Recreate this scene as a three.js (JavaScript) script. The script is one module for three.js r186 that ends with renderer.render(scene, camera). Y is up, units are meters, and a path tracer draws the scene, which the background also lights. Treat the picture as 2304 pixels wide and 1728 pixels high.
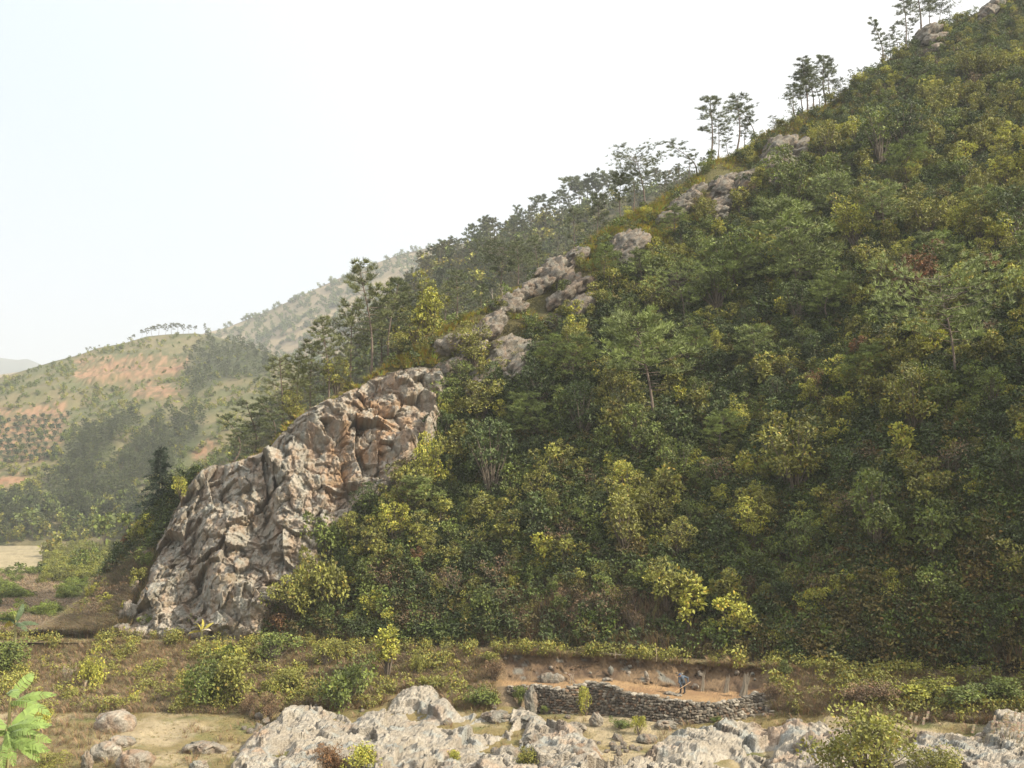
import * as THREE from 'three';
import { mergeGeometries, mergeVertices } from 'three/addons/utils/BufferGeometryUtils.js';
import { ImprovedNoise } from 'three/addons/math/ImprovedNoise.js';
import { MarchingCubes } from 'three/addons/objects/MarchingCubes.js';

// ---------------------------------------------------------------- camera, sky, sun, air, exposure
const EYE = 15.2, FOCAL = 2250, CX = 1152, CY = 864, PITCH = Math.atan((1130 - 864) / FOCAL);
const scene = new THREE.Scene();
const camera = new THREE.PerspectiveCamera(2 * Math.atan(864 / FOCAL) * 180 / Math.PI, 4 / 3, 0.5, 9000);
camera.position.set(0, EYE, 0);
camera.lookAt(0, EYE + Math.tan(PITCH) * 100, -100);
const renderer = new THREE.WebGLRenderer();
renderer.toneMapping = THREE.LinearToneMapping;
renderer.toneMappingExposure = 2.2;
renderer.shadowMap.enabled = true;

const SUN_DIR = new THREE.Vector3(0.78, 0.58, 0.27).normalize();
const SUN_POWER = 5.0, SKY_POWER = 1.0;
{ // hazy winter sky: white towards the sun, pale blue away from it
  const W = 512, H = 256, data = new Float32Array(W * H * 4), d = new THREE.Vector3();
  const ss = (a, b, x) => { const t = Math.min(1, Math.max(0, (x - a) / (b - a))); return t * t * (3 - 2 * t); };
  for (let j = 0; j < H; j++) for (let i = 0; i < W; i++) {
    const phi = ((i + 0.5) / W - 0.5) * 2 * Math.PI, th = ((j + 0.5) / H - 0.5) * Math.PI;
    d.set(Math.cos(phi) * Math.cos(th), Math.sin(th), Math.sin(phi) * Math.cos(th));
    const ang = Math.acos(Math.max(-1, Math.min(1, d.dot(SUN_DIR)))) * 180 / Math.PI;
    const el = th * 180 / Math.PI;
    const w = 1 - ss(60, 120, ang);                     // whitening towards the sun
    const hz = Math.exp(-Math.max(0, el) / 14);          // whitening towards the horizon
    const white = Math.min(1, w + 0.55 * hz * (1 - w));
    const glow = 1 + 0.9 * Math.exp(-ang / 18);
    const k = (j * W + i) * 4, deep = [0.28, 0.365, 0.48], pale = [0.73, 0.72, 0.71];
    for (let c = 0; c < 3; c++) data[k + c] = (deep[c] + (pale[c] - deep[c]) * white) * glow * SKY_POWER;
    data[k + 3] = 1;
  }
  const sky = new THREE.DataTexture(data, W, H, THREE.RGBAFormat, THREE.FloatType);
  sky.mapping = THREE.EquirectangularReflectionMapping; sky.magFilter = THREE.LinearFilter; sky.needsUpdate = true;
  scene.background = sky; scene.environment = sky;
}
const sun = new THREE.DirectionalLight(new THREE.Color().setRGB(1.0, 0.90, 0.72), SUN_POWER);
sun.position.copy(SUN_DIR).multiplyScalar(300).add(new THREE.Vector3(0, 0, -100));
sun.target.position.set(0, 0, -100); sun.castShadow = true; sun.shadow.radius = 1.5;
Object.assign(sun.shadow.camera, { left: -160, right: 160, top: 160, bottom: -160, near: 1, far: 900 });
sun.shadow.mapSize.set(4096, 4096);
scene.add(sun, sun.target);
scene.fog = new THREE.FogExp2(new THREE.Color().setRGB(0.90, 0.95, 1.0), 0.00034);

// ---------------------------------------------------------------- helpers
const rng = (a) => () => { a |= 0; a = a + 0x6D2B79F5 | 0; let t = Math.imul(a ^ a >>> 15, 1 | a); t = t + Math.imul(t ^ t >>> 7, 61 | t) ^ t; return ((t ^ t >>> 14) >>> 0) / 4294967296; };
const V = (x, y, z) => new THREE.Vector3(x, y, z);
const PN = new ImprovedNoise();
const noise = (x, y, z) => PN.noise(x + 137.31, y + 71.7, z + 311.1);
const fbm = (x, y, z, o = 4) => { let s = 0, a = 0.5, f = 1; for (let i = 0; i < o; i++) { s += a * noise(x * f, y * f, z * f); a *= 0.5; f *= 2.03; } return s; };
const clamp = (x, a = 0, b = 1) => Math.min(b, Math.max(a, x));
const sstep = (a, b, x) => { const t = clamp((x - a) / (b - a)); return t * t * (3 - 2 * t); };
const mix = (a, b, t) => a + (b - a) * t;
const mix3 = (a, b, t) => [mix(a[0], b[0], t), mix(a[1], b[1], t), mix(a[2], b[2], t)];
function lin(list, x, k) { // piecewise linear through rows [x, ...values]
  if (x <= list[0][0]) return list[0][k];
  for (let i = 1; i < list.length; i++) if (x <= list[i][0]) { const a = list[i - 1], b = list[i]; return mix(a[k], b[k], (x - a[0]) / (b[0] - a[0])); }
  return list[list.length - 1][k];
}
// sight lines of the photograph, used to measure where things stand: a point at distance d (metres, straight ahead)
const CP = Math.cos(PITCH), SP = Math.sin(PITCH);
function P(px, py, d) { const x = (px - CX) / FOCAL, y = -(py - CY) / FOCAL, k = d / (CP - y * SP); return V(x * k, EYE + (y * CP + SP) * k, -d); }
const kOf = (py) => { const y = -(py - CY) / FOCAL; return (y * CP + SP) / (CP - y * SP); }; // height gained per metre of distance
function toPx(p) { const y = p.y - EYE, f = y * SP - p.z * CP, u = y * CP + p.z * SP; return [CX + FOCAL * p.x / f, CY - FOCAL * u / f]; }
function polyDist(poly, x, y) { // > 0 inside
  let inside = false, dm = 1e9;
  for (let i = 0, j = poly.length - 1; i < poly.length; j = i++) {
    const [x1, y1] = poly[i], [x2, y2] = poly[j];
    if ((y1 > y) !== (y2 > y) && x < (x2 - x1) * (y - y1) / (y2 - y1) + x1) inside = !inside;
    const t = clamp(((x - x1) * (x2 - x1) + (y - y1) * (y2 - y1)) / ((x2 - x1) ** 2 + (y2 - y1) ** 2));
    dm = Math.min(dm, Math.hypot(x - x1 - t * (x2 - x1), y - y1 - t * (y2 - y1)));
  }
  return inside ? dm : -dm;
}
const linS = (list, x, k, w) => (lin(list, x - w, k) + 2 * lin(list, x - w / 2, k) + 2 * lin(list, x, k) + 2 * lin(list, x + w / 2, k) + lin(list, x + w, k)) / 8;
const used = new Map();
function numbered(name) { const n = used.get(name) || 0; used.set(name, n + 1); return n ? `${name}_${String(n).padStart(3, '0')}` : name; }
function shade(o) { o.castShadow = true; o.receiveShadow = true; return o; }
function mesh(name, geo, mat, parent) { const m = shade(new THREE.Mesh(geo, mat)); m.name = parent ? name : numbered(name); (parent || scene).add(m); return m; }
function tag(o, label, category, group, kind) { o.userData.label = label; if (category) o.userData.category = category; if (group) o.userData.group = group; if (kind) o.userData.kind = kind; return o; }
function struct(name, geo, mat, label) { const m = mesh(name, geo, mat); m.userData.kind = 'structure'; if (label) m.userData.label = label; return m; }
function thing(name, label, category, pos, turn = 0, scale = 1, group) {
  const g = new THREE.Group(); g.name = numbered(name); g.position.copy(pos); g.rotation.y = turn;
  if (scale.isVector3) g.scale.copy(scale); else g.scale.setScalar(scale);
  scene.add(g); return tag(g, label, category, group);
}
function place(proto, name, label, category, pos, turn, scale, group) { // a copy of a thing with its parts
  const g = proto.clone(); g.name = numbered(name); g.position.copy(pos); g.rotation.set(0, turn, 0);
  if (scale.isVector3) g.scale.copy(scale); else g.scale.setScalar(scale);
  g.userData = {}; scene.add(g); return tag(g, label, category, group);
}
function gridMesh(cols, rows, at, color, keep) { // at(i, j) -> Vector3; color(i, j, p) -> [r, g, b]
  const pos = new Float32Array(cols * rows * 3), col = new Float32Array(cols * rows * 3), uv = new Float32Array(cols * rows * 2), idx = [];
  for (let j = 0; j < rows; j++) for (let i = 0; i < cols; i++) {
    const k = j * cols + i, p = at(i, j), c = color(i, j, p);
    pos.set([p.x, p.y, p.z], 3 * k); col.set(c, 3 * k); uv.set([p.x * 0.7 + p.z * 0.5, p.y * 0.8 + p.z * 0.55], 2 * k);
  }
  for (let j = 0; j < rows - 1; j++) for (let i = 0; i < cols - 1; i++) {
    if (keep && !keep(i, j)) continue;
    const a = j * cols + i, b = a + 1, c = a + cols, d = c + 1;
    idx.push(a, b, d, a, d, c);
  }
  const g = new THREE.BufferGeometry();
  g.setAttribute('position', new THREE.BufferAttribute(pos, 3)); g.setAttribute('color', new THREE.BufferAttribute(col, 3)); g.setAttribute('uv', new THREE.BufferAttribute(uv, 2));
  g.setIndex(idx); g.computeVertexNormals(); return g;
}
class Bag { // collects faces with vertex colours
  constructor() { this.p = []; this.c = []; this.i = []; this.n = 0; }
  v(x, y, z, c) { this.p.push(x, y, z); this.c.push(c[0], c[1], c[2]); return this.n++; }
  f(a, b, c) { this.i.push(a, b, c); }
  tube(pts, radii, sides, c) {
    let prev = null; const u = V(), w = V(), t = V();
    for (let k = 0; k < pts.length; k++) {
      t.subVectors(pts[Math.min(k + 1, pts.length - 1)], pts[Math.max(k - 1, 0)]).normalize();
      u.set(1, 0, 0); if (Math.abs(t.x) > 0.8) u.set(0, 0, 1);
      u.cross(t).normalize(); w.crossVectors(t, u);
      const ring = [];
      for (let s = 0; s < sides; s++) { const a = s / sides * 2 * Math.PI, ca = Math.cos(a) * radii[k], sa = Math.sin(a) * radii[k]; ring.push(this.v(pts[k].x + u.x * ca + w.x * sa, pts[k].y + u.y * ca + w.y * sa, pts[k].z + u.z * ca + w.z * sa, c)); }
      if (prev) for (let s = 0; s < sides; s++) { const s2 = (s + 1) % sides; this.f(prev[s], prev[s2], ring[s2]); this.f(prev[s], ring[s2], ring[s]); }
      prev = ring;
    }
  }
  leaf(x, y, z, d, n, len, wid, c) { // kite-shaped leaf from its stalk along d, folded a little about its midrib
    const sx = d.y * n.z - d.z * n.y, sy = d.z * n.x - d.x * n.z, sz = d.x * n.y - d.y * n.x, h = wid / 2, m = 0.42 * len, q = wid * 0.16;
    const a = this.v(x, y, z, c), b = this.v(x + d.x * m + sx * h + n.x * q, y + d.y * m + sy * h + n.y * q, z + d.z * m + sz * h + n.z * q, c),
      e = this.v(x + d.x * len, y + d.y * len, z + d.z * len, c), g = this.v(x + d.x * m - sx * h + n.x * q, y + d.y * m - sy * h + n.y * q, z + d.z * m - sz * h + n.z * q, c);
    this.f(a, b, e); this.f(a, e, g);
  }
  needle(x, y, z, dx, dy, dz, len, wid, c, r) {
    let sx = dy - dz * r, sy = dz * r - dx, sz = dx * 0.3 - dy * r; const l = Math.hypot(sx, sy, sz) || 1; sx *= wid / l / 2; sy *= wid / l / 2; sz *= wid / l / 2;
    this.f(this.v(x + sx, y + sy, z + sz, c), this.v(x - sx, y - sy, z - sz, c), this.v(x + dx * len, y + dy * len, z + dz * len, c));
  }
  geo() {
    const g = new THREE.BufferGeometry();
    g.setAttribute('position', new THREE.Float32BufferAttribute(this.p, 3)); g.setAttribute('color', new THREE.Float32BufferAttribute(this.c, 3));
    g.setIndex(this.i); g.computeVertexNormals(); return g;
  }
}
const rdir = (R, out) => { const z = R() * 2 - 1, a = R() * 6.2832, s = Math.sqrt(1 - z * z); return out.set(s * Math.cos(a), z, s * Math.sin(a)); };

// ---------------------------------------------------------------- materials
function noiseTexture(seed, size, fn) {
  const d = new Uint8Array(size * size * 4);
  for (let j = 0; j < size; j++) for (let i = 0; i < size; i++) { const v = clamp(fn(i / size, j / size)) * 255, k = 4 * (j * size + i); d[k] = d[k + 1] = d[k + 2] = v; d[k + 3] = 255; }
  const t = new THREE.DataTexture(d, size, size); t.wrapS = t.wrapT = THREE.RepeatWrapping; t.magFilter = THREE.LinearFilter; t.needsUpdate = true; return t;
}
const torus = (u, v, f, s) => { const a = u * 6.2832, b = v * 6.2832, q = f / 6.2832; return PN.noise(Math.cos(a) * q + s, Math.sin(a) * q + Math.cos(b) * q * 0.9, Math.sin(b) * q + s * 1.7); };
const grainTex = noiseTexture(1, 512, (u, v) => 0.5 + 0.35 * torus(u, v, 14, 3.3) + 0.3 * torus(u, v, 40, 9.1) + 0.25 * torus(u, v, 110, 5.7));
grainTex.repeat.set(0.4, 0.4);
const M = {
  rock: new THREE.MeshStandardMaterial({ color: 0xffffff, vertexColors: true, roughness: 0.92, bumpMap: grainTex, bumpScale: 0.14 }),
  earth: new THREE.MeshStandardMaterial({ color: 0xffffff, vertexColors: true, roughness: 1, bumpMap: grainTex, bumpScale: 0.12 }),
  hill: new THREE.MeshStandardMaterial({ color: 0xffffff, vertexColors: true, roughness: 1, bumpMap: grainTex, bumpScale: 0.4 }),
  bark: new THREE.MeshStandardMaterial({ color: 0xffffff, vertexColors: true, roughness: 0.95 }),
  grass: new THREE.MeshPhysicalMaterial({ color: 0xffffff, vertexColors: true, roughness: 0.85, side: THREE.DoubleSide, transmission: 0.3, thickness: 0 }),
};
const leafMats = {};
function leafMat(name, r, g, b) { return leafMats[name] = new THREE.MeshPhysicalMaterial({ color: new THREE.Color().setRGB(r, g, b), vertexColors: true, roughness: 0.75, side: THREE.DoubleSide, transmission: 0.26, thickness: 0 }); }
leafMat('dark', 0.078, 0.112, 0.022); leafMat('mid', 0.155, 0.195, 0.032); leafMat('olive', 0.245, 0.245, 0.042); leafMat('lime', 0.38, 0.38, 0.055);
leafMat('brown', 0.22, 0.145, 0.075); leafMat('russet', 0.22, 0.12, 0.045); leafMat('blue', 0.075, 0.115, 0.042); leafMat('pine', 0.105, 0.125, 0.045); leafMat('white', 1, 1, 1); leafMat('pineback', 0.15, 0.165, 0.05);
leafMat('pineolive', 0.19, 0.235, 0.055); leafMat('fir', 0.038, 0.058, 0.030); leafMat('banana', 0.20, 0.29, 0.06); leafMat('bananayellow', 0.42, 0.36, 0.05); leafMat('fern', 0.44, 0.40, 0.08);

// ---------------------------------------------------------------- the near hillside
const CREST = [[60, 1442, 91], [110, 1427, 91.5], [165, 1388, 97], [210, 1335, 103], [250, 1287, 107], [290, 1235, 109], [332, 1184, 109], [380, 1130, 107.5], [425, 1085, 105], [470, 1055, 103], [521, 1050, 101.5], [583, 1024, 101], [615, 1000, 101], [656, 945, 102], [729, 915, 103], [781, 883, 104.5], [823, 855, 106], [906, 800, 108], [984, 755, 110], [1030, 722, 111.5], [1094, 695, 113], [1146, 662, 115], [1229, 612, 118], [1286, 572, 121], [1323, 542, 122.5], [1385, 502, 125], [1453, 466, 128], [1500, 438, 130], [1562, 402, 133], [1594, 366, 135], [1656, 348, 138], [1719, 304, 141], [1771, 278, 144], [1823, 252, 147], [1875, 230, 149], [1937, 172, 153], [1979, 147, 156], [2041, 110, 160], [2083, 78, 163], [2146, 50, 166], [2208, 24, 169], [2304, -18, 174], [2420, -75, 178], [2800, -120, 182]];
const BASE = [[-500, 1432, 93.5], [100, 1433, 91.6], [560, 1441, 87.6], [900, 1455, 84.4], [1100, 1457, 81], [1197, 1460, 79.6], [1323, 1464, 78], [1482, 1476, 76.1], [1600, 1484, 74.9], [1760, 1495, 73.2], [2000, 1510, 71], [2304, 1524, 69], [2800, 1545, 65]];
const N_HILL = V(-0.22, 0.62, 0.75).normalize();
const crestPy = (px) => linS(CREST, px, 1, 14), basePy = (px) => lin(BASE, px, 1);
function hillNoise(p) { return 1.5 * fbm(p.x / 13, p.y / 13, p.z / 13, 3) + 0.6 * noise(p.x / 3.2, p.y / 3.2, p.z / 3.2); }
function hillAt(px, v) {
  const yb = basePy(px), db = linS(BASE, px, 2, 120), yc = crestPy(px), dc = linS(CREST, px, 2, 90), hb = kOf(yb) * db, hc = kOf(yc) * dc;
  if (v <= 1) {
    const py = mix(yb, yc, v), m = (hc - hb) / Math.max(0.3, dc - db);
    let d = v < 0 ? db + v * 4 : clamp((hb - m * db) / (kOf(py) - m), Math.min(db, dc), Math.max(db, dc) + 0.01);
    if (!isFinite(d)) d = db;
    const bulge = sstep(1600, 2300, px) * -13 * Math.sin(Math.PI * clamp(v)) + sstep(1300, 1050, px) * sstep(900, 1050, px) * 2.2 * Math.sin(Math.PI * clamp(v));
    const p = P(px, py, d + bulge), a = sstep(0, 0.09, v) * sstep(1.0, 0.93, v) * Math.max(0.4, sstep(300, 700, px)) * sstep(110, 200, px);
    return p.addScaledVector(N_HILL, a * hillNoise(p));
  }
  const t = v - 1, p = P(px, yc, dc), run = t * 70;
  p.x *= (dc + run) / dc; p.z -= run; p.y = Math.max(-2, p.y - 0.12 * Math.min(run, 9) - Math.max(0, run - 9) * 0.55 + 0.5 * noise(p.x / 4, 3, p.z / 4) * sstep(0, 0.1, t)); return p;
}
const hillV = (px, py) => (basePy(px) - py) / (basePy(px) - crestPy(px));
const hillPix = (px, py) => hillAt(px, hillV(px, py));
const CLIFF = [[262, 1440], [296, 1392], [330, 1310], [352, 1222], [400, 1130], [430, 1085], [470, 1048], [585, 1016], [618, 985], [660, 935], [780, 875], [850, 838], [930, 822], [1005, 838], [1010, 905], [985, 985], [938, 1040], [885, 1110], [822, 1165], [758, 1205], [728, 1250], [690, 1310], [640, 1352], [606, 1400], [592, 1446]];
const cliffD = (px, py) => polyDist(CLIFF, px, py);
const ROCKY = [[[975, 760], [1080, 715], [1168, 712], [1185, 780], [1140, 830], [1080, 865], [1000, 850]], [[1170, 690], [1235, 600], [1290, 560], [1335, 630], [1330, 720], [1240, 745]], [[1570, 420], [1620, 370], [1700, 390], [1680, 440], [1610, 500]], [[1600, 470], [1650, 450], [1640, 500], [1590, 510]], [[1725, 330], [1790, 305], [1810, 350], [1760, 420], [1730, 400]], [[2060, 70], [2118, 66], [2105, 130], [2070, 130]], [[2195, 20], [2245, 12], [2235, 60], [2200, 50]], [[1380, 540], [1430, 530], [1430, 600], [1385, 610]], [[1040, 850], [1150, 830], [1195, 770], [1215, 790], [1180, 850], [1090, 905], [1050, 890]], [[1095, 700], [1165, 660], [1200, 640], [1190, 690], [1140, 720]], [[1490, 470], [1570, 420], [1580, 450], [1510, 520], [1480, 510]]];
const rockyD = (px, py) => Math.max(cliffD(px, py), ...ROCKY.map((q) => polyDist(q, px, py)));
const soilCol = (p) => { const n = fbm(p.x / 5, p.y / 5, p.z / 5), m = noise(p.x / 0.7, p.y / 0.7, p.z / 0.7); return mix3([0.085, 0.060, 0.030], [0.060, 0.065, 0.022], sstep(-0.15, 0.25, n)).map((c) => c * (1 + 0.35 * m)); };
{
  const C = 560, R = 150, pxOf = (i) => 60 + i * (2760 - 60) / (C - 1);
  const g = gridMesh(C, R, (i, j) => { const v = j < 118 ? -0.03 + j / 117 * 1.03 : 1 + ((j - 117) / 32) ** 1.6 * 1.9, p = hillAt(pxOf(i), v), px = pxOf(i), py = mix(basePy(px), crestPy(px), v); return v <= 1.01 ? p.addScaledVector(N_HILL, -3.2 * sstep(0, 22, cliffD(px, py))) : p; }, (i, j, p) => {
    const [px, py] = toPx(p), v = hillV(px, py), c = soilCol(p);
    const crestGrass = sstep(0.80, 0.97, v) * sstep(500, 800, px) * sstep(2000, 1700, px);
    return mix3(c, [0.15, 0.135, 0.045], crestGrass * 0.8);
  });
  struct('hillside', g, M.hill, 'steep wooded hillside falling from the upper right to the dirt path');
}

// ---------------------------------------------------------------- rock
let cliffGeo;
function hash3(x, y, z) { let h = Math.imul(x, 374761393) ^ Math.imul(y, 668265263) ^ Math.imul(z, 2147483647 - 1013904223); h = Math.imul(h ^ h >>> 13, 1274126177); return (h ^ h >>> 16) >>> 0; }
function worley(x, y, z, out) { // out: f1, f2, random of the cell, vector to its centre
  const xi = Math.floor(x), yi = Math.floor(y), zi = Math.floor(z); let f1 = 9, f2 = 9, id = 0, cx = 0, cy = 0, cz = 0;
  for (let a = -1; a <= 1; a++) for (let b = -1; b <= 1; b++) for (let c = -1; c <= 1; c++) {
    const h = hash3(xi + a, yi + b, zi + c), ox = xi + a + (h & 1023) / 1023 - x, oy = yi + b + ((h >>> 10) & 1023) / 1023 - y, oz = zi + c + ((h >>> 20) & 1023) / 1023 - z;
    const d = Math.sqrt(ox * ox + oy * oy + oz * oz);
    if (d < f1) { f2 = f1; f1 = d; id = h; cx = -ox; cy = -oy; cz = -oz; } else if (d < f2) f2 = d;
  }
  out.f1 = f1; out.f2 = f2; out.id = id; out.x = cx; out.y = cy; out.z = cz; return out;
}
const WO = {};
const rnd = (id, k) => ((Math.imul(id ^ (k * 0x9E3779B9), 2246822519) >>> 9) & 0xffff) / 65535;
function blocks(p, size, stretch, tilt, crack) { // faceted, jointed relief
  const wx = 0.25 * noise(p.x / size, p.y / size, p.z / size);
  const x = (p.x * 0.86 + p.y * 0.38 - p.z * 0.2) / size + wx, y = (p.y * 0.86 - p.x * 0.42) / (size * stretch) + wx, z = (p.z + p.x * 0.2) / size;
  const w = worley(x, y, z, WO);
  return (rnd(w.id, 1) - 0.5) + tilt * ((rnd(w.id, 2) - 0.5) * w.x * 2 + (rnd(w.id, 3) - 0.5) * w.y * 2) - crack * (1 - sstep(0.02, 0.16, w.f2 - w.f1));
}
function rockRelief(p) { // slabs and joints that lean with the strata
  const a = p.x * 0.90 + p.y * 0.36, b = p.y * 0.90 - p.x * 0.36, h = 1 - Math.abs(noise(a * 2.1 + 9, b * 0.42, p.z * 1.6)) * 2;
  return 1.30 * blocks(p, 5.0, 2.0, 1.9, 0.03) + 0.62 * blocks(p, 1.7, 2.9, 2.2, 0.22) + 0.36 * blocks(V(p.y * 0.8 + 31, p.x * 0.9, p.z), 1.25, 2.2, 2.0, 0.16) + 0.15 * blocks(p, 0.62, 2.2, 2.2, 0.30) + 0.06 * blocks(p, 0.27, 1.6, 1.8, 0.3) + 0.09 * h + 0.12 * fbm(p.x / 1.8, p.y / 2.4, p.z / 1.8, 3);
}
function rockColor(p, warm) { // grey-cream gneiss with pinkish and ochre staining and dark lichen
  const n1 = fbm(p.x / 3.1, p.y / 5.2, p.z / 3.1, 4), n2 = fbm(p.x / 1.1 + 40, p.y / 2.6, p.z / 1.1, 3), n3 = noise(p.x * 3.3, p.y * 3.3, p.z * 3.3), n4 = noise(p.x * 8.1, p.y * 6.1, p.z * 8.1);
  let c = mix3([0.29, 0.255, 0.205], [0.42, 0.375, 0.305], sstep(-0.3, 0.3, n1));
  c = mix3(c, [0.34, 0.215, 0.135], sstep(0.02, 0.30, n2 + warm * 0.25) * (0.45 + 0.35 * warm));
  c = mix3(c, [0.36, 0.20, 0.085], sstep(0.55, 1.0, warm + n2 * 0.7) * 0.75);
  c = mix3(c, [0.24, 0.255, 0.225], sstep(0.0, 0.3, -n2 - warm * 0.3) * 0.6);
  c = mix3(c, [0.33, 0.22, 0.14], sstep(0.15, 0.4, noise(p.x / 0.5 + p.y * 0.5, p.y / 5, p.z / 0.9)) * 0.4);
  c = mix3(c, [0.085, 0.075, 0.06], sstep(0.12, 0.42, n3 * 0.7 + n1 * 0.8) * 0.55);
  return c.map((x) => x * (1 + 0.22 * n4 + 0.12 * n3));
}
{
  const X0 = 236, X1 = 1036, Y0 = 800, Y1 = 1456, step = 1.6, C = Math.ceil((X1 - X0) / step), R = Math.ceil((Y1 - Y0) / step);
  const N = V(0.16, 0.34, 0.92).normalize(), sd = new Float32Array(C * R);
  const forms = [[505, 1290, 45, 85, 1.5], [445, 1330, 26, 60, -1.6], [560, 1400, 40, 60, 0.8], [370, 1380, 40, 50, 0.9], [650, 1290, 30, 55, -0.9], [705, 985, 26, 26, 1.3], [665, 965, 24, 26, -1.0], [620, 1100, 55, 40, 0.8], [760, 1100, 60, 90, -0.7], [860, 920, 40, 60, -1.0], [930, 880, 50, 30, 0.8], [800, 1010, 55, 30, 0.8], [480, 1090, 50, 40, 0.7], [590, 1180, 18, 90, -0.9], [400, 1230, 30, 40, -0.6]];
  const g = gridMesh(C, R, (i, j) => {
    const px = X0 + i * step, py = Y1 - j * step, s = sd[j * C + i] = cliffD(px, py), p = hillAt(px, clamp(hillV(px, py), -0.02, 1.0));
    let o = sstep(-12, 26, s) * 1.7 - 0.5;
    for (const [fx, fy, rx, ry, a] of forms) { const q = ((px - fx) / rx) ** 2 + ((py - fy) / ry) ** 2; if (q < 6) o += a * Math.exp(-q); }
    const edge = sstep(-10, 30, s), top = sstep(crestPy(px) - 2, crestPy(px) + 22, py);
    return p.addScaledVector(N, o + rockRelief(p) * (0.25 + 0.75 * edge) * (0.6 + 0.4 * top));
  }, (i, j, p) => {
    const px = X0 + i * step, py = Y1 - j * step;
    const warm = clamp(0.75 * Math.exp(-(((px - 855) / 120) ** 2 + ((py - 960) / 130) ** 2)) + 0.5 * Math.exp(-(((px - 760) / 70) ** 2 + ((py - 1080) / 90) ** 2)) + 0.35 * Math.exp(-(((px - 700) / 30) ** 2 + ((py - 1300) / 60) ** 2)));
    const c = rockColor(p, warm), dirt = sstep(0.1, 0.35, fbm(p.x / 2.2, p.y / 1.1 + 9, p.z / 2.2, 3)) * 0.6;
    return mix3(c, [0.20, 0.14, 0.075], dirt);
  }, (i, j) => Math.max(sd[j * C + i], sd[j * C + i + 1], sd[(j + 1) * C + i]) > -11);
  cliffGeo = g; struct('cliff', g, M.rock, 'craggy grey and ochre rock face at the left end of the hillside');
}
function boulderGeo(seed, detail, rough, sx, sy, sz, warm = 0, dark = 1) { // unit boulder with facets and joints
  let g = new THREE.IcosahedronGeometry(1, detail); g.deleteAttribute('normal'); g.deleteAttribute('uv'); g = mergeVertices(g, 1e-4);
  const a = g.attributes.position, col = new Float32Array(a.count * 3), p = V(), q = V(), uv = new Float32Array(a.count * 2), mean = Math.cbrt(sx * sy * sz);
  for (let i = 0; i < a.count; i++) {
    p.fromBufferAttribute(a, i); q.set(p.x * sx + seed * 17.3, p.y * sy + seed * 5.1, p.z * sz - seed * 11.7);
    const r = 0.92 + rough * (0.50 * blocks(q, mean * 0.9, 1.2, 0.9, 0.10) + 0.22 * blocks(q, mean * 0.36, 1.2, 0.9, 0.22) + 0.08 * noise(q.x * 6 / mean, q.y * 6 / mean, q.z * 6 / mean)) + 0.14 * noise(p.x * 1.3 + seed, p.y * 1.3, p.z * 1.3);
    a.setXYZ(i, p.x * sx * r, p.y * sy * r, p.z * sz * r);
    col.set(rockColor(q.multiplyScalar(1.5), warm).map((c) => c * dark), 3 * i); uv.set([q.x + q.z * 0.5, q.y + q.z * 0.6], 2 * i);
  }
  g.setAttribute('color', new THREE.BufferAttribute(col, 3)); g.setAttribute('uv', new THREE.BufferAttribute(uv, 2)); g.computeVertexNormals(); return g;
}

// ---------------------------------------------------------------- far hills and the valley
function polyMask(polys, px, py, soft) { let m = 0; for (const q of polys) m = Math.max(m, sstep(-soft, soft, polyDist(q, px, py))); return m; }
function slopeHill(crest, footPy, footD, rough, relief = 1) { // (px, v) -> point on a hill between its foot line and its crest
  return (px, v) => {
    const yc = lin(crest, px, 1), dc = lin(crest, px, 2), fy = Math.max(typeof footPy === 'number' ? footPy : lin(footPy, px, 1), yc + 1), hb = kOf(fy) * footD, hc = kOf(yc) * dc;
    if (v > 1) { const p = P(px, yc, dc), run = (v - 1) * dc * 0.6; p.x *= (dc + run) / dc; p.z -= run; p.y = Math.max(-3, p.y - run * 0.5); return p; }
    const m = (hc - hb) / (dc - footD), py = mix(fy, yc, v), d = clamp((hb - m * footD) / (kOf(py) - m), footD, dc), p = P(px, py, d);
    const n = relief * rough * (fbm(p.x / (rough * 9), 7, p.z / (rough * 9), 4) * 2.2) * sstep(0, 0.15, v) * sstep(1, 0.85, v);
    p.y += n; return p;
  };
}
const FAR_CREST = [[-400, 900, 900], [300, 800, 820], [463, 749, 810], [513, 736, 810], [600, 701, 810], [700, 655, 800], [800, 609, 800], [900, 572, 800], [980, 554, 800], [1060, 546, 800], [1200, 532, 800], [1500, 500, 800], [1900, 470, 800]];
const FIELD_D = 335;
const MID_CREST = [[-700, 960, 380], [-100, 880, 400], [0, 850, 410], [125, 812, 430], [177, 799, 440], [220, 783, 450], [280, 772, 455], [330, 757, 460], [380, 752, 460], [440, 750, 460], [480, 756, 450], [540, 772, 430], [620, 800, 400], [700, 840, 370], [800, 900, 340], [1000, 1000, 300]];
const SPUR_CREST = [[520, 1050, 190], [620, 960, 200], [700, 885, 212], [780, 815, 222], [840, 745, 230], [900, 665, 240], [945, 610, 246], [981, 592, 250], [1078, 543, 258], [1143, 530, 264], [1234, 492, 275], [1342, 463, 288], [1420, 436, 297], [1500, 412, 305], [1560, 395, 312], [1700, 360, 320], [1900, 300, 330]];
const MTN_CREST = [[-900, 700, 1700], [-200, 775, 1600], [0, 805, 1500], [40, 810, 1500], [60, 807, 1500], [90, 819, 1500], [140, 838, 1500], [250, 862, 1500], [500, 900, 1500]];
const away = (list, s) => list.map(([x, y, d]) => [x, y, d * s]);
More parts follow.
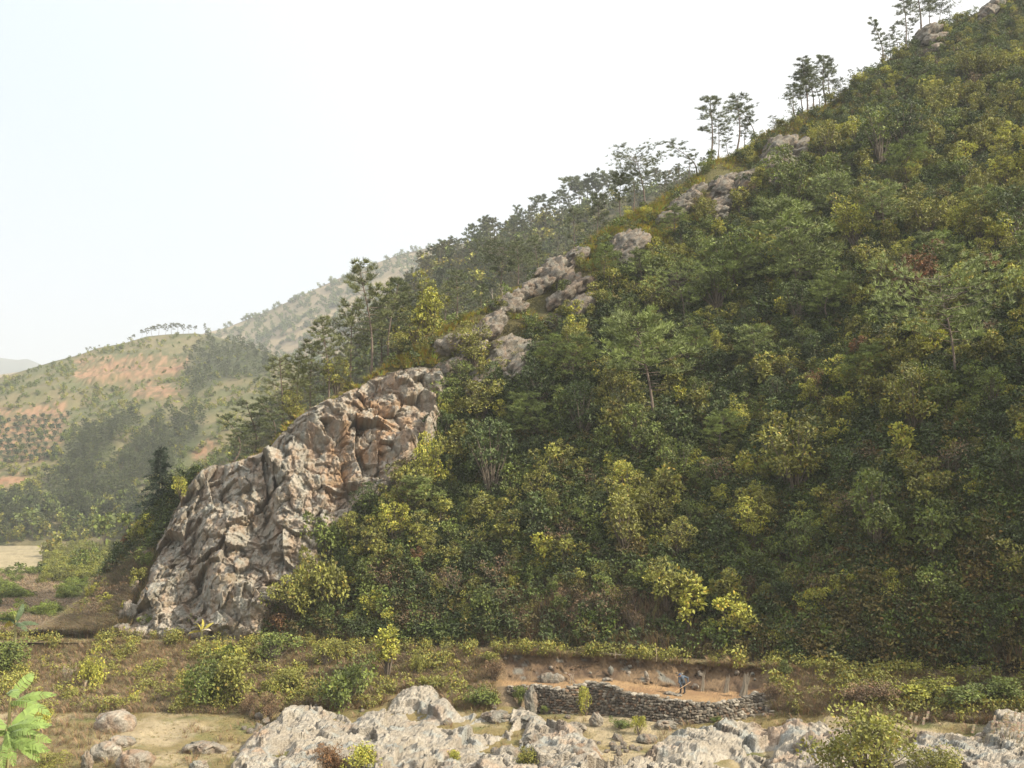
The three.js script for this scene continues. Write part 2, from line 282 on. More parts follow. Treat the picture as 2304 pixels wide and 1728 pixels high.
const farAt = slopeHill(away(FAR_CREST, 1.6), 1150, 800, 14, 1.2), midAt = slopeHill(away(MID_CREST, 1.45), 1224, FIELD_D, 5, 0.9), spurAt = slopeHill(away(SPUR_CREST, 1.35), 1180, 170, 4, 0.6), mtnAt = slopeHill(away(MTN_CREST, 2.4), 1100, 2400, 30);
const RED = [[[175, 810], [330, 800], [420, 808], [445, 800], [430, 825], [390, 850], [290, 860], [210, 875], [165, 860]], [[0, 920], [75, 920], [150, 905], [150, 950], [140, 1000], [100, 1035], [0, 1035]], [[0, 1070], [70, 1075], [60, 1095], [0, 1100]], [[265, 870], [350, 860], [420, 880], [410, 905], [300, 900]], [[440, 1000], [500, 985], [470, 1030], [430, 1040]], [[270, 1015], [320, 1010], [310, 1030], [270, 1035]]];
const GREENWOOD = [[[430, 800], [470, 758], [540, 770], [620, 800], [600, 850], [520, 850], [470, 880], [430, 900], [420, 850]], [[185, 975], [310, 925], [290, 975], [220, 1035], [140, 1060], [140, 1010]], [[100, 1090], [180, 1050], [260, 1060], [330, 1080], [300, 1180], [180, 1170], [120, 1150]], [[-20, 1130], [110, 1140], [120, 1200], [-20, 1210]], [[260, 1040], [340, 960], [450, 930], [450, 990], [400, 1040], [350, 1080], [290, 1090]]];
{
  const C = 420, R = 160, pxOf = (i) => -700 + i * 1800 / (C - 1);
  struct('terraced_hill', gridMesh(C, R, (i, j) => { const v = j < 130 ? j / 129 : 1 + (j - 129) / 30, p = midAt(pxOf(i), v), [px, py] = toPx(p); if (j === 0) { p.y -= 4; p.z += 6; }
    const t = v < 1 ? polyMask([RED[0], RED[1], RED[3]], px, py, 10) : 0; p.y -= t * (((p.y + 0.02 * p.x) / 2.2) % 1) * 1.0; return p; }, (i, j, p) => {
    const [px, py] = toPx(p), n = fbm(p.x / 16, 5, p.z / 16, 5), f = noise(p.x / 2.3, p.y / 2.3, p.z / 2.3);
    let c = mix3([0.135, 0.140, 0.055], [0.215, 0.18, 0.09], sstep(-0.2, 0.25, n));
    c = mix3(c, mix3([0.32, 0.155, 0.085], [0.36, 0.21, 0.12], sstep(-0.2, 0.3, f)), polyMask(RED, px + 30 * n, py + 20 * f, 7) * (0.25 + 0.75 * sstep(-0.15, 0.2, f + n)) * 0.9);
    c = mix3(c, [0.065, 0.080, 0.030], polyMask(GREENWOOD, px + 30 * n, py + 30 * n, 14) * 0.75);
    return c.map((x) => x * (1 + 0.25 * f));
  }), M.hill, 'hill with red terraced orchards and dark woods across the valley on the left');
  struct('far_hill', gridMesh(300, 110, (i, j) => farAt(-300 + i * 2100 / 299, j < 90 ? j / 89 : 1 + (j - 89) / 20), (i, j, p) => {
    const n = fbm(p.x / 90, 5, p.z / 90, 5), f = noise(p.x / 14, 2, p.z / 14); return mix3([0.24, 0.20, 0.105], [0.34, 0.265, 0.16], sstep(-0.25, 0.25, n + 0.4 * f));
  }), M.hill, 'bare pale hill rising behind the terraced hill, dotted with scrub');
  struct('wooded_spur', gridMesh(300, 130, (i, j) => spurAt(520 + i * 1380 / 299, j < 110 ? j / 109 : 1 + (j - 109) / 20), (i, j, p) => {
    const n = fbm(p.x / 9, 5, p.z / 9, 4), f = noise(p.x / 1.7, p.y / 1.7, p.z / 1.7); return mix3([0.07, 0.075, 0.028], [0.12, 0.105, 0.045], sstep(-0.2, 0.3, n)).map((x) => x * (1 + 0.3 * f));
  }), M.hill, 'second wooded spur rising behind the near ridge');
  struct('mountain', gridMesh(160, 50, (i, j) => mtnAt(-900 + i * 1500 / 159, j < 40 ? j / 39 : 1 + (j - 39) / 20), (i, j, p) => mix3([0.06, 0.075, 0.045], [0.10, 0.10, 0.06], sstep(-0.2, 0.2, fbm(p.x / 60, 1, p.z / 60)))), M.hill, 'hazy blue mountain at the far left edge');
}
{ // valley floor behind the path on the left: brushy slope, then stepped paddy fields
  const C = 300, R = 90, prof = [[0, 1446, 88.5], [0.03, 1434, 91.5], [0.15, 1405, 100], [0.3, 1365, 118], [0.45, 1330, 142], [0.6, 1296, 175], [0.75, 1262, 230], [0.92, 1236, 290], [0.97, 1224, 338], [1, 1212, 400]];
  struct('valley_floor', gridMesh(C, R, (i, j) => { const px = -900 + i * 1700 / (C - 1), v = j / (R - 1), d = lin(prof, v, 2), p = P(px, lin(prof, v, 1) + 6 * sstep(-200, -900, px), d);
    p.y += (0.9 * fbm(p.x / 9, 2, p.z / 9, 3)) * sstep(0, 0.1, v) * sstep(0.8, 0.4, v) - sstep(0.5, 0.65, v) * (((p.z + 4 * noise(p.x / 25, 1, p.z / 25)) / 11 % 1 + 1) % 1) * 0.7; return p; }, (i, j, p) => {
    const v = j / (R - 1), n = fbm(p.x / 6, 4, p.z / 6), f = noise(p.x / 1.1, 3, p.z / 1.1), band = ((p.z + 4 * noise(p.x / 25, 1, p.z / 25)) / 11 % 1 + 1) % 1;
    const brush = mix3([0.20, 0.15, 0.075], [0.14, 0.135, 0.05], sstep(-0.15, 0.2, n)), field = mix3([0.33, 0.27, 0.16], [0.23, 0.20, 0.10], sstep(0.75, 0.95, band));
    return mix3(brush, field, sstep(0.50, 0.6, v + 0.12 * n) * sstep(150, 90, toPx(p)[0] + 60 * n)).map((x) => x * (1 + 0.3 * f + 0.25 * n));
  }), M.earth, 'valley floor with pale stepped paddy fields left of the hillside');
  const g = new THREE.PlaneGeometry(9000, 9000, 40, 40).rotateX(-Math.PI / 2); g.translate(0, -3.2, -2500);
  const col = new Float32Array(g.attributes.position.count * 3).fill(0.12); g.setAttribute('color', new THREE.BufferAttribute(col, 3));
  struct('ground', g, M.earth, 'ground of the valley reaching the horizon');
}

// ---------------------------------------------------------------- river bank: path, cut terrace, valley floor
// each row: photo column, then (row, distance) of: path inner edge, path outer edge, foot of the cut, terrace lip, foot of the wall
const BANK = [
  [-500, 1432, 93.5, 1438, 92, 1480, 88, 1545, 81, 1600, 74.5], [100, 1433, 91.6, 1441, 90, 1490, 86, 1548, 80, 1602, 74], [560, 1441, 87.6, 1448, 86, 1492, 82.5, 1552, 78, 1606, 72.6],
  [900, 1455, 84.4, 1462, 83, 1500, 80, 1550, 76, 1592, 72.8], [1085, 1457, 81, 1463, 79.7, 1520, 76.5, 1550, 74.5, 1595, 71.6], [1138, 1459, 80.4, 1466, 79, 1534, 75.5, 1545, 74, 1592, 71.8],
  [1197, 1460, 79.6, 1467, 78.3, 1536, 75, 1541, 74, 1600, 72.8], [1267, 1462, 78.8, 1470, 77.3, 1537, 74.6, 1550, 72.2, 1606, 71.3], [1323, 1464, 78, 1472, 76.7, 1530, 74.5, 1535, 73.2, 1608, 71.4],
  [1365, 1467, 77.5, 1474, 76.2, 1531, 74, 1539, 72, 1609, 70.8], [1409, 1470, 77, 1477, 75.7, 1536, 73.5, 1556, 70.4, 1613, 69.6], [1482, 1476, 76.1, 1484, 74.8, 1543, 72.8, 1568, 69, 1622, 68.2],
  [1541, 1480, 75.5, 1488, 74.2, 1550, 72.2, 1578, 68, 1629, 67.2], [1600, 1484, 74.9, 1491, 73.6, 1560, 71, 1581, 67.8, 1623, 67.1], [1658, 1488, 74.3, 1495, 73, 1560, 70.6, 1575, 68.2, 1611, 67.6],
  [1702, 1491, 73.9, 1498, 72.6, 1553, 70.3, 1559, 69.2, 1602, 68.4], [1760, 1495, 73.2, 1502, 72, 1540, 70.2, 1568, 68.8, 1600, 67.4], [2000, 1510, 71, 1517, 70, 1560, 68, 1590, 66.4, 1622, 64.6],
  [2304, 1524, 69, 1531, 68, 1575, 66, 1603, 64.4, 1632, 62.8], [2800, 1545, 65, 1552, 64, 1592, 62, 1622, 60, 1650, 58]];
function bankProfile(px) {
  const q = []; for (let k = 1; k < 11; k += 2) q.push([lin(BANK, px, k), lin(BANK, px, k + 1)]);
  const d5 = Math.min(65.2, q[4][1] - 2.6); q.push([1664, d5], [1728, d5 - 7.6]); return q;
}
function bankAt(px, py) { // point on the bank seen at a pixel
  const q = bankProfile(px); let d = q[q.length - 1][1] * (kOf(q[q.length - 1][0]) / kOf(py));
  if (py < q[0][0]) d = q[0][1];
  else for (let k = 1; k < q.length; k++) if (py <= q[k][0]) { d = mix(q[k - 1][1], q[k][1], (py - q[k - 1][0]) / (q[k][0] - q[k - 1][0])); break; }
  const p = P(px, py, d); p.y += 0.22 * noise(p.x / 2.1, 3, p.z / 2.1) * sstep(q[4][0] - 12, q[4][0] + 15, py); return p;
}
const CUTX = (px) => sstep(1095, 1150, px) * sstep(1745, 1715, px);
{
  const C = 900, sub = [3, 14, 8, 8, 14, 16], rowsAt = []; sub.forEach((n, k) => { for (let i = 0; i < n; i++) rowsAt.push([k, i / n]); }); rowsAt.push([5, 1]);
  for (let i = 1; i <= 14; i++) rowsAt.push([6, i / 14]);
  const pxOf = (i) => -500 + i * 3300 / (C - 1);
  const at = (i, j) => {
    const px = pxOf(i), [k, t] = rowsAt[j], q = bankProfile(px);
    if (k === 6) { const p = bankAt(px, 1728), s = t * 54; p.x *= 1 + s / 200; p.z += s; p.y = mix(p.y, 9.5, sstep(0.35, 1, t)) - 0.5 * sstep(0, 0.3, t) * sstep(0.6, 0.3, t); return p; }
    const p = bankAt(px, mix(q[k][0], q[k + 1][0], t)), cut = CUTX(px);
    const slope = k === 1 ? 1 : k === 3 ? 0.6 : k === 2 ? 1 - cut : k >= 4 ? 0.5 : 0;
    const n = 1.05 * fbm(p.x / 2.8, p.y / 2.8, p.z / 2.8, 4) + (k === 1 ? cut * (0.34 * blocks(p, 0.9, 1.1, 1.4, 0.2) + 0.16 * blocks(p, 0.32, 1.1, 1.5, 0.3)) : 0);
    p.z += n * slope * 0.8 - (k === 1 ? cut * 0.75 * Math.sin(Math.PI * Math.min(1, t * 1.15)) : 0); p.y += n * slope * 0.35 * (1 - cut);
    if (k === 2 && cut > 0.5) p.y += 0.05 * Math.sin(t * 26 + px * 0.02) + 0.04 * noise(p.x * 2, 1, p.z * 2);
    return p;
  };
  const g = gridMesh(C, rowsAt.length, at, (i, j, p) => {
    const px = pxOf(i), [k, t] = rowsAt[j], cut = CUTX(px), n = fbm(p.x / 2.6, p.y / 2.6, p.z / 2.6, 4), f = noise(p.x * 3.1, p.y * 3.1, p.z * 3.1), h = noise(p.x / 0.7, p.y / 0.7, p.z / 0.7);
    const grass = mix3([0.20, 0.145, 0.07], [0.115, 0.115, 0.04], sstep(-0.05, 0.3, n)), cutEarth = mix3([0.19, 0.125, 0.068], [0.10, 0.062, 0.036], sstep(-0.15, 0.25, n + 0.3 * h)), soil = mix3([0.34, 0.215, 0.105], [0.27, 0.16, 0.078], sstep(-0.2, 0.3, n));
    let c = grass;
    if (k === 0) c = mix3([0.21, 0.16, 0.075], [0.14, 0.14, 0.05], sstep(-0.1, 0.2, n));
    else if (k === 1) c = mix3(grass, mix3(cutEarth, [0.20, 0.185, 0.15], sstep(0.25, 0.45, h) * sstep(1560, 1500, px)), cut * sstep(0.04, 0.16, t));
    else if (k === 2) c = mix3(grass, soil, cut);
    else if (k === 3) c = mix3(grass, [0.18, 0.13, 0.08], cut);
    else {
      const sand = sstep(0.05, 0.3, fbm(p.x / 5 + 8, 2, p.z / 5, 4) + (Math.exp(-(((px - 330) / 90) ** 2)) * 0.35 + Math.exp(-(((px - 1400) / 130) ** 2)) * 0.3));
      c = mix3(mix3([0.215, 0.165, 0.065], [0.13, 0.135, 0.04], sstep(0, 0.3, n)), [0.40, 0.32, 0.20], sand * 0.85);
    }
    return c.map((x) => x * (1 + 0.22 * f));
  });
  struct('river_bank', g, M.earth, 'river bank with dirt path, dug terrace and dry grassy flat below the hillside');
}

// ---------------------------------------------------------------- riverbed rock, boulders, outcrops
const BEDS = [[[490, 1800], [525, 1692], [575, 1642], [640, 1606], [700, 1588], [760, 1602], [810, 1612], [850, 1596], [880, 1565], [930, 1553], [985, 1560], [1010, 1585], [1040, 1612], [1090, 1606], [1150, 1596], [1190, 1606], [1215, 1622], [1290, 1642], [1330, 1662], [1350, 1690], [1390, 1712], [1440, 1706], [1500, 1664], [1560, 1648], [1640, 1628], [1700, 1634], [1750, 1650], [1800, 1640], [1845, 1618], [1890, 1650], [1960, 1690], [2040, 1680], [2060, 1662], [2110, 1645], [2180, 1655], [2240, 1622], [2330, 1608], [2500, 1600], [2500, 1800]]];
const GAPS = [[[1352, 1700], [1385, 1690], [1430, 1695], [1400, 1728], [1360, 1728]], [[600, 1700], [650, 1690], [640, 1712]], [[1690, 1700], [1750, 1690], [1730, 1712]], [[1560, 1728], [1640, 1712], [1660, 1728]],[[1085, 1690], [1130, 1668], [1150, 1672], [1105, 1700]], [[1040, 1640], [1110, 1625], [1160, 1628], [1110, 1645]], [[950, 1640], [1020, 1628], [1060, 1620], [1040, 1650]], [[770, 1606], [830, 1604], [800, 1625]], [[1150, 1660], [1180, 1640], [1160, 1690]]];
const bedD = (px, py) => { let m = -1e9; for (const q of BEDS) m = Math.max(m, polyDist(q, px, py)); let g = -1e9; for (const q of GAPS) g = Math.max(g, polyDist(q, px, py)); return Math.min(m, -g + 3); };
{
  const X0 = 490, step = 2.3, C = Math.ceil((2480 - X0) / step), Y0 = 1800, sy = 1.25, R = Math.ceil((Y0 - 1538) / sy), sd = new Float32Array(C * R);
  const lumps = [[905, 1585, 25, 12, 0.35], [955, 1575, 40, 16, 0.4], [690, 1620, 60, 22, 0.3], [880, 1640, 70, 18, 0.2], [620, 1680, 60, 30, 0.25], [1250, 1668, 50, 18, 0.3], [1210, 1625, 20, 12, 0.3], [1590, 1690, 80, 32, 0.4], [1700, 1655, 50, 20, 0.3], [1800, 1670, 50, 40, 0.5], [2280, 1660, 60, 30, 0.5]];
  struct('riverbed_rock', gridMesh(C, R, (i, j) => {
    const px = X0 + i * step, py = Y0 - j * sy, s = sd[j * C + i] = bedD(px, py), p = bankAt(px, py);
    let o = sstep(-5, 22, s) * 0.75 - 0.28;
    for (const [fx, fy, rx, ry, a] of lumps) o += a * Math.exp(-(((px - fx) / rx) ** 2) - (((py - fy) / ry) ** 2));
    p.y -= 0.0; const q = V(p.x * 0.85 + p.z * 0.35, p.y * 0.2, p.z * 0.55 - p.x * 0.5);
    const r = 0.36 * blocks(q, 3.0, 1.0, 1.9, 0.16) + 0.17 * blocks(q, 1.1, 1.0, 2.0, 0.22) + 0.08 * blocks(q, 0.45, 1.0, 1.9, 0.35) + 0.05 * blocks(q, 0.22, 1.0, 1.7, 0.3) + 0.22 * fbm(p.x / 2.2, 2, p.z / 2.2, 4) + 0.03 * noise(p.x * 5, 1, p.z * 5);
    const e = sstep(-6, 20, s); p.y += o + r * (0.2 + 0.8 * e) * 0.9; p.z += r * 0.35 * e; return p;
  }, (i, j, p) => {
    const px = X0 + i * step, py = Y0 - j * sy, n = fbm(p.x / 2.3, p.y / 2, p.z / 2.3, 4), f = noise(p.x * 4, p.y * 4, p.z * 4), g = noise(p.x * 9, p.y * 9, p.z * 9);
    let c = mix3([0.30, 0.26, 0.205], [0.42, 0.375, 0.305], sstep(-0.2, 0.25, n));
    c = mix3(c, [0.36, 0.25, 0.17], sstep(0.08, 0.35, fbm(p.x / 3 + 20, 1, p.z / 3, 3)) * 0.7);
    c = mix3(c, [0.30, 0.32, 0.30], sstep(0.05, 0.3, fbm(p.x / 1.4 + 50, 1, p.z / 1.4, 3)) * 0.7);
    c = mix3(c, [0.13, 0.11, 0.09], sstep(0.15, 0.45, f * 0.8 + n * 0.7) * 0.6);
    return c.map((x) => x * (1 + 0.26 * g + 0.2 * noise(p.x * 17, 3, p.z * 17) + 0.12 * f));
  }, (i, j) => Math.max(sd[j * C + i], sd[j * C + i + 1], sd[(j + 1) * C + i]) > -8), M.rock, 'pale jagged bedrock of the dry riverbed along the bottom of the photo');
}
let boulderSeed = 3;
function boulder(px, py, wpx, hpx, label, { warm = 0, dark = 1, rough = 0.55, deep = 0.8, group, at = bankAt, turn = 0, sink = 0.25, detail = 14, name = 'boulder', cat = 'boulder' } = {}) {
  const p = at(px, py), s = -p.z / FOCAL, sx = wpx * s / 2, sy = hpx * s / 2;
  const m = mesh(name, boulderGeo(boulderSeed++, detail, rough, sx, sy * 1.15, sx * deep, warm, dark), M.rock);
  m.position.set(p.x, p.y + sy * (1 - sink * 2) * 0.9, p.z - sx * deep * 0.3); m.rotation.y = turn; return tag(m, label, cat, group);
}
boulder(254, 1645, 96, 58, 'large pinkish rounded boulder behind the sand patch at lower left', { warm: 0.25, rough: 0.22, dark: 1.15 });
boulder(270, 1676, 64, 26, 'low grey-brown rock half buried in the sand patch', { rough: 0.3 });
boulder(236, 1712, 76, 50, 'low pinkish boulder in dry grass below the sand patch', { warm: 0.45, rough: 0.22, dark: 1.1 });
boulder(300, 1730, 90, 52, 'rusty pink rock at the bottom edge beside dry grass', { warm: 0.5, rough: 0.25, dark: 1.1 });
boulder(194, 1727, 28, 44, 'small upright grey striped stone beside the banana leaves', { dark: 0.9, rough: 0.4 });
boulder(452, 1694, 90, 32, 'flat brown rock between the lawn and the pale bedrock', { warm: 0.3, dark: 0.9 });
boulder(446, 1735, 44, 30, 'small pale jagged rock at the bottom edge below the flat brown rock', { rough: 0.6 });
boulder(1310, 1718, 92, 50, 'big square pinkish boulder with flat top in the riverbed', { warm: 0.55, rough: 0.4 });
boulder(1202, 1677, 56, 36, 'grey cracked boulder under the slanting slab', { dark: 0.9, rough: 0.6 });
boulder(1456, 1669, 46, 26, 'round boulder ringed by dry grass on the sand below the wall', { dark: 0.9, rough: 0.35 });
boulder(1146, 1722, 66, 52, 'smooth boulder left of the square pinkish boulder in the riverbed', { warm: 0.25, dark: 0.9, rough: 0.4 });
boulder(1252, 1742, 66, 40, 'rough pale boulder at the bottom edge in front of the pinkish block', { rough: 0.6 });
boulder(1082, 1740, 60, 26, 'white rounded boulder at the bottom edge', { rough: 0.3, dark: 1.15 });
boulder(1196, 1607, 30, 66, 'grey weathered rock face set in the left end of the stone wall', { dark: 0.9, rough: 0.5, sink: 0.1 });
boulder(1343, 1634, 30, 34, 'grey rock at the foot of the stone wall right of the climbing bush', { dark: 0.9, rough: 0.5 });
boulder(1500, 1640, 52, 20, 'flat grey rock at the foot of the stone wall', { dark: 0.9 });
boulder(1116, 1622, 70, 26, 'low brown-grey rock below the left end of the stone wall', { dark: 0.9 });
boulder(1186, 1636, 70, 30, 'pale ribbed rock slab below the wall corner', { rough: 0.6 });
boulder(1290, 1650, 56, 26, 'light blocky rock in dry grass in front of the wall', { rough: 0.5, warm: 0.2 });
boulder(1790, 1640, 40, 30, 'small pointed rock left of the large foreground shrub', { dark: 0.9, rough: 0.6 });
boulder(1824, 1716, 70, 76, 'tall rough crag left of the large foreground shrub', { dark: 0.9, rough: 0.6 });
boulder(2264, 1672, 90, 60, 'grey crag behind the pampas plumes at the right edge', { dark: 0.9, rough: 0.6 });
boulder(2085, 1668, 56, 26, 'flat tan rock behind the large foreground shrub', { warm: 0.3 });
for (const [px, py, w, h, label] of [[262, 1432, 60, 34, 'grey rock at the foot of the brushy slope left of the cliff'], [225, 1420, 46, 22, 'low grey rock in the brush left of the cliff foot'], [290, 1400, 44, 60, 'tall grey rock leaning on the left side of the cliff'], [305, 1340, 36, 40, 'grey rock in the brush on the left flank of the cliff'], [165, 1418, 50, 14, 'long flat rock by the path at the left tip of the hillside'], [330, 1262, 34, 34, 'small block on the upper left flank of the cliff']]) boulder(px, py, w, h, label, { at: (x, y) => hillPix(x, y), dark: 0.9, rough: 0.6, deep: 0.6 });
boulder(2196, 1528, 46, 36, 'single whitish rock on the dark slope at far right', { at: (x, y) => P(x, y, 69.3), rough: 0.55 });
boulder(830, 1736, 60, 30, 'pale rock at the bottom edge right of the reddish shrub', { rough: 0.6 });
{
  const R = rng(77), st = [];
  for (let k = 0; k < 26; k++) { const px = 1330 + R() * 130, py = 1660 + R() * 60; st.push([px, py, 8 + R() * 16]); }
  for (let k = 0; k < 30; k++) { const px = 520 + R() * 820, py = 1590 + R() * 130; if (bedD(px, py) < 8) st.push([px, py, 8 + R() * 18]); }
  const protos = [1, 2, 3, 4].map((k) => boulderGeo(50 + k, 4, 0.6, 1, 0.7, 0.9, k * 0.12, 1.05));
  for (const [px, py, w] of st) { const p = bankAt(px, py), s = w * -p.z / FOCAL / 2, m = mesh('loose_stone', protos[Math.floor(R() * 4)], M.rock); m.position.copy(p).add(V(0, s * 0.3, 0)); m.scale.setScalar(s); m.rotation.set(R(), R() * 6, R()); tag(m, 'pale loose stone lying on the sand and dry grass of the riverbed', 'stone', 'loose stones of the riverbed'); }
  const names = ['grey and rust outcrop jutting from the ridge above the cliff top', 'leaning stack of grey slabs standing up on the ridge line', 'grey outcrop under the leaning ridge pines', 'small slab below the outcrop under the ridge pines', 'bare grey slab in the trees below the upper ridge', 'pale outcrop under the tallest ridge pine at upper right', 'grey outcrop on the skyline at the top right corner', 'purplish earth and rock scar on the slope below the umbrella pine', 'low rocks below the rust-stained outcrop at the cliff top', 'brownish rocks on the ridge below the two bare trunks', 'small brown rocks between the umbrella pine and the ridge outcrop'];
  ROCKY.forEach((poly, k) => {
    const xs = poly.map((q) => q[0]), ys = poly.map((q) => q[1]), x0 = Math.min(...xs), x1 = Math.max(...xs), y0 = Math.min(...ys), y1 = Math.max(...ys);
    const c = hillPix((x0 + x1) / 2, (y0 + y1) / 2), t = thing('rock_outcrop', names[k], 'rock outcrop', c), want = Math.round(clamp((x1 - x0) * (y1 - y0) / 720, 4, 14)); let made = 0;
    for (let tries = 0; made < want && tries < 200; tries++) {
      const px = mix(x0, x1, R()), py = mix(y0, y1, R()); if (polyDist(poly, px, py) < 4) continue; made++;
      const p = hillPix(px, py), z = (0.9 + R() * 1.0) * [1.15, 1.15, 1.25, 0.9, 1.3, 1.2, 1.2, 1.2, 1.0, 0.8, 0.8][k], g = boulderGeo(100 + k * 20 + made, 9, 0.75, z * 1.35, z * 0.62, z * 0.9, k === 1 || k === 0 ? 0.35 * R() : 0.05, 0.7);
      const m = mesh('block', g, M.rock, t); m.position.copy(p).sub(c).addScaledVector(N_HILL, 0.35); m.rotation.set(0.2 * R(), R() * 0.6, 0.45 + 0.3 * R());
    }
  });
}

const sideCrest = (z) => mix(14, 46, sstep(-51, -63, z));  // added spur out of view, crest height set to shade the right slope
function sideAt(x, z) { const c = sideCrest(z), d = Math.abs(x - 66 - 2 * noise(1, 2, z / 15)); return V(x, Math.max(-2, c - d * (x < 66 ? 1.5 : 0.9) + 1.6 * fbm(x / 9, 3, z / 9, 3)), z); }
struct('added_shade_spur', gridMesh(60, 60, (i, j) => sideAt(42 + i * 1.1, -112 + j * 1.25), (i, j, p) => soilCol(p)), M.hill, 'added unseen wooded spur right of the view, shaped to shade the right slope');

// ---------------------------------------------------------------- plants: makers
const UPV = V(0, 1, 0);
function leafClump(bag, R, c, rad, n, len, wid, tone, droop = 0) {
  const o = V(), d = V(), nn = V();
  for (let i = 0; i < n; i++) {
    rdir(R, o); const q = Math.cbrt(0.25 + 0.75 * R()); if (o.y < -0.4 && R() < 0.5) o.y *= -1;
    const x = c.x + o.x * rad * q, y = c.y + o.y * rad * q * 0.8, z = c.z + o.z * rad * q;
    rdir(R, d).addScaledVector(o, 0.9); d.y -= droop; d.normalize(); rdir(R, nn).addScaledVector(UPV, 1.1).addScaledVector(o, 0.6); nn.addScaledVector(d, -nn.dot(d)).normalize();
    const s = 0.7 + R() * 0.6, t = tone * (0.75 + R() * 0.5), y2 = R() < 0.08 ? 1.35 : 1;
    bag.leaf(x, y, z, d, nn, len * s, wid * s, [t * y2, t, t * (0.85 + 0.3 * R())]);
  }
}
function broadleaf(seed, { H = 2.4, W = 1.4, low = 0.1, clumps = 26, leaves = 60, len = 0.2, wid = 0.11, rad = 0.42, trunk = 0.05, upright = 0, droop = 0 }) {
  const R = rng(seed), crown = new Bag(), wood = new Bag(), bark = [0.15, 0.12, 0.09], lobes = [], o = V();
  for (let k = 0; k < 5; k++) lobes.push(V((R() - 0.5) * W * 1.3, (0.35 + R() * 0.45) * H, (R() - 0.5) * W * 1.3));
  for (let k = 0; k < clumps; k++) {
    const l = lobes[k % 5]; rdir(R, o); const q = Math.cbrt(R()); const c = V(l.x + o.x * W * 0.62 * q, Math.max(low * H + rad * 0.5, l.y + o.y * H * 0.36 * q), l.z + o.z * W * 0.62 * q);
    if (upright) { const s = mix(1, 0.35, clamp(c.y / H) ** 1.5 * upright); c.x *= s; c.z *= s; }
    const tone = 0.55 + 0.8 * R(), r = rad * (0.65 + 0.7 * R());
    leafClump(crown, R, c, r, Math.round(leaves * (0.6 + 0.8 * R())), len, wid, tone, droop);
    const m = V(c.x * 0.35 + (R() - 0.5) * 0.2, c.y * 0.45, c.z * 0.35 + (R() - 0.5) * 0.2);
    wood.tube([V((R() - 0.5) * 0.1, -0.3, (R() - 0.5) * 0.1), m, c], [trunk * 0.7, trunk * 0.45, trunk * 0.15], 4, bark);
  }
  if (trunk > 0.06) wood.tube([V(0, -0.5, 0), V(0.04 * H * (R() - 0.5), H * 0.35, 0.04 * H * (R() - 0.5)), V(0, H * 0.7, 0)], [trunk * 1.5, trunk, trunk * 0.4], 6, bark);
  return { wood: wood.geo(), crown: crown.geo() };
}
function tuft(bag, R, x, y, z, dx, dy, dz, n, len, wid, tone) {
  for (let i = 0; i < n; i++) {
    let a = dx + (R() - 0.5) * 1.7, b = dy + (R() - 0.5) * 1.5, c = dz + (R() - 0.5) * 1.7; const l = Math.hypot(a, b, c) || 1, t = tone * (0.75 + 0.5 * R());
    bag.needle(x, y, z, a / l, b / l, c / l, len * (0.7 + 0.5 * R()), wid, [t, t, t], R() * 2 - 1);
  }
}
function pine(seed, { H = 9, spread = 2.2, from = 0.45, lean = 0.1, curve = 0.1, branches = 28, flat = 0, tufts = 10, nTuft = 13, len = 0.44, wid = 0.05, thick = 1, dead = 4, twist = 0 }) {
  const R = rng(seed), crown = new Bag(), wood = new Bag(), bark = [0.15, 0.115, 0.09], az = 0, pts = [], rad = [];
  const at = (t) => V(Math.cos(az) * (lean * H * t + curve * H * Math.sin(t * 4.2 + twist)), H * t, Math.sin(az) * (lean * H * t * 0.6 + curve * H * 0.7 * Math.sin(t * 3.5 + 1 + twist)) - (Math.sin(az) * curve * H * 0.7 * Math.sin(1 + twist)));
  const off = at(0); const trunkAt = (t) => at(t).sub(V(off.x, 0, off.z));
  for (let k = 0; k <= 9; k++) { pts.push(trunkAt(k / 9).add(V(0, k ? 0 : -0.8, 0))); rad.push(thick * H * mix(0.0125, 0.0025, (k / 9) ** 0.9)); }
  wood.tube(pts, rad, 6, bark);
  for (let k = 0; k < branches + dead; k++) {
    const isDead = k >= branches, t = isDead ? mix(from * 0.35, from, R()) : mix(from, 0.985, Math.pow((k + R()) / branches, 0.85)), u = (t - from) / (1 - from), a = k * 2.4 + R() * 1.2;
    const prof = isDead ? 0.45 : flat ? 0.45 + 0.75 * Math.sin(Math.min(1, u * 1.15) * 2.2) : 0.30 + 0.95 * Math.pow(1 - u, 0.75) * (0.55 + 0.45 * Math.min(1, u * 5));
    const L = spread * prof * (0.6 + 0.6 * R()), b = trunkAt(t), rise = (flat ? 0.25 : 0.18 + 0.4 * u) * (0.5 + R()), c = Math.cos(a), s = Math.sin(a);
    const mid = V(b.x + c * L * 0.5, b.y + L * rise * 0.35, b.z + s * L * 0.5), tip = V(b.x + c * L, b.y + L * rise, b.z + s * L);
    wood.tube([b, mid, tip], [thick * H * 0.0034, thick * H * 0.0022, 0.008], 3, bark);
    if (isDead) continue;
    const tone = 0.7 + 0.6 * R();
    for (let q = 0; q < tufts; q++) {
      const w = 0.35 + 0.65 * Math.sqrt(R()), x = mix(b.x, tip.x, w) + (R() - 0.5) * L * 0.55, z = mix(b.z, tip.z, w) + (R() - 0.5) * L * 0.55, y = mix(b.y, tip.y, w * w) + (R() - 0.3) * L * 0.22;
      tuft(crown, R, x, y, z, c * 0.4, 0.75, s * 0.4, nTuft, len, wid, tone * (0.8 + 0.4 * R()));
    }
  }
  return { wood: wood.geo(), crown: crown.geo() };
}
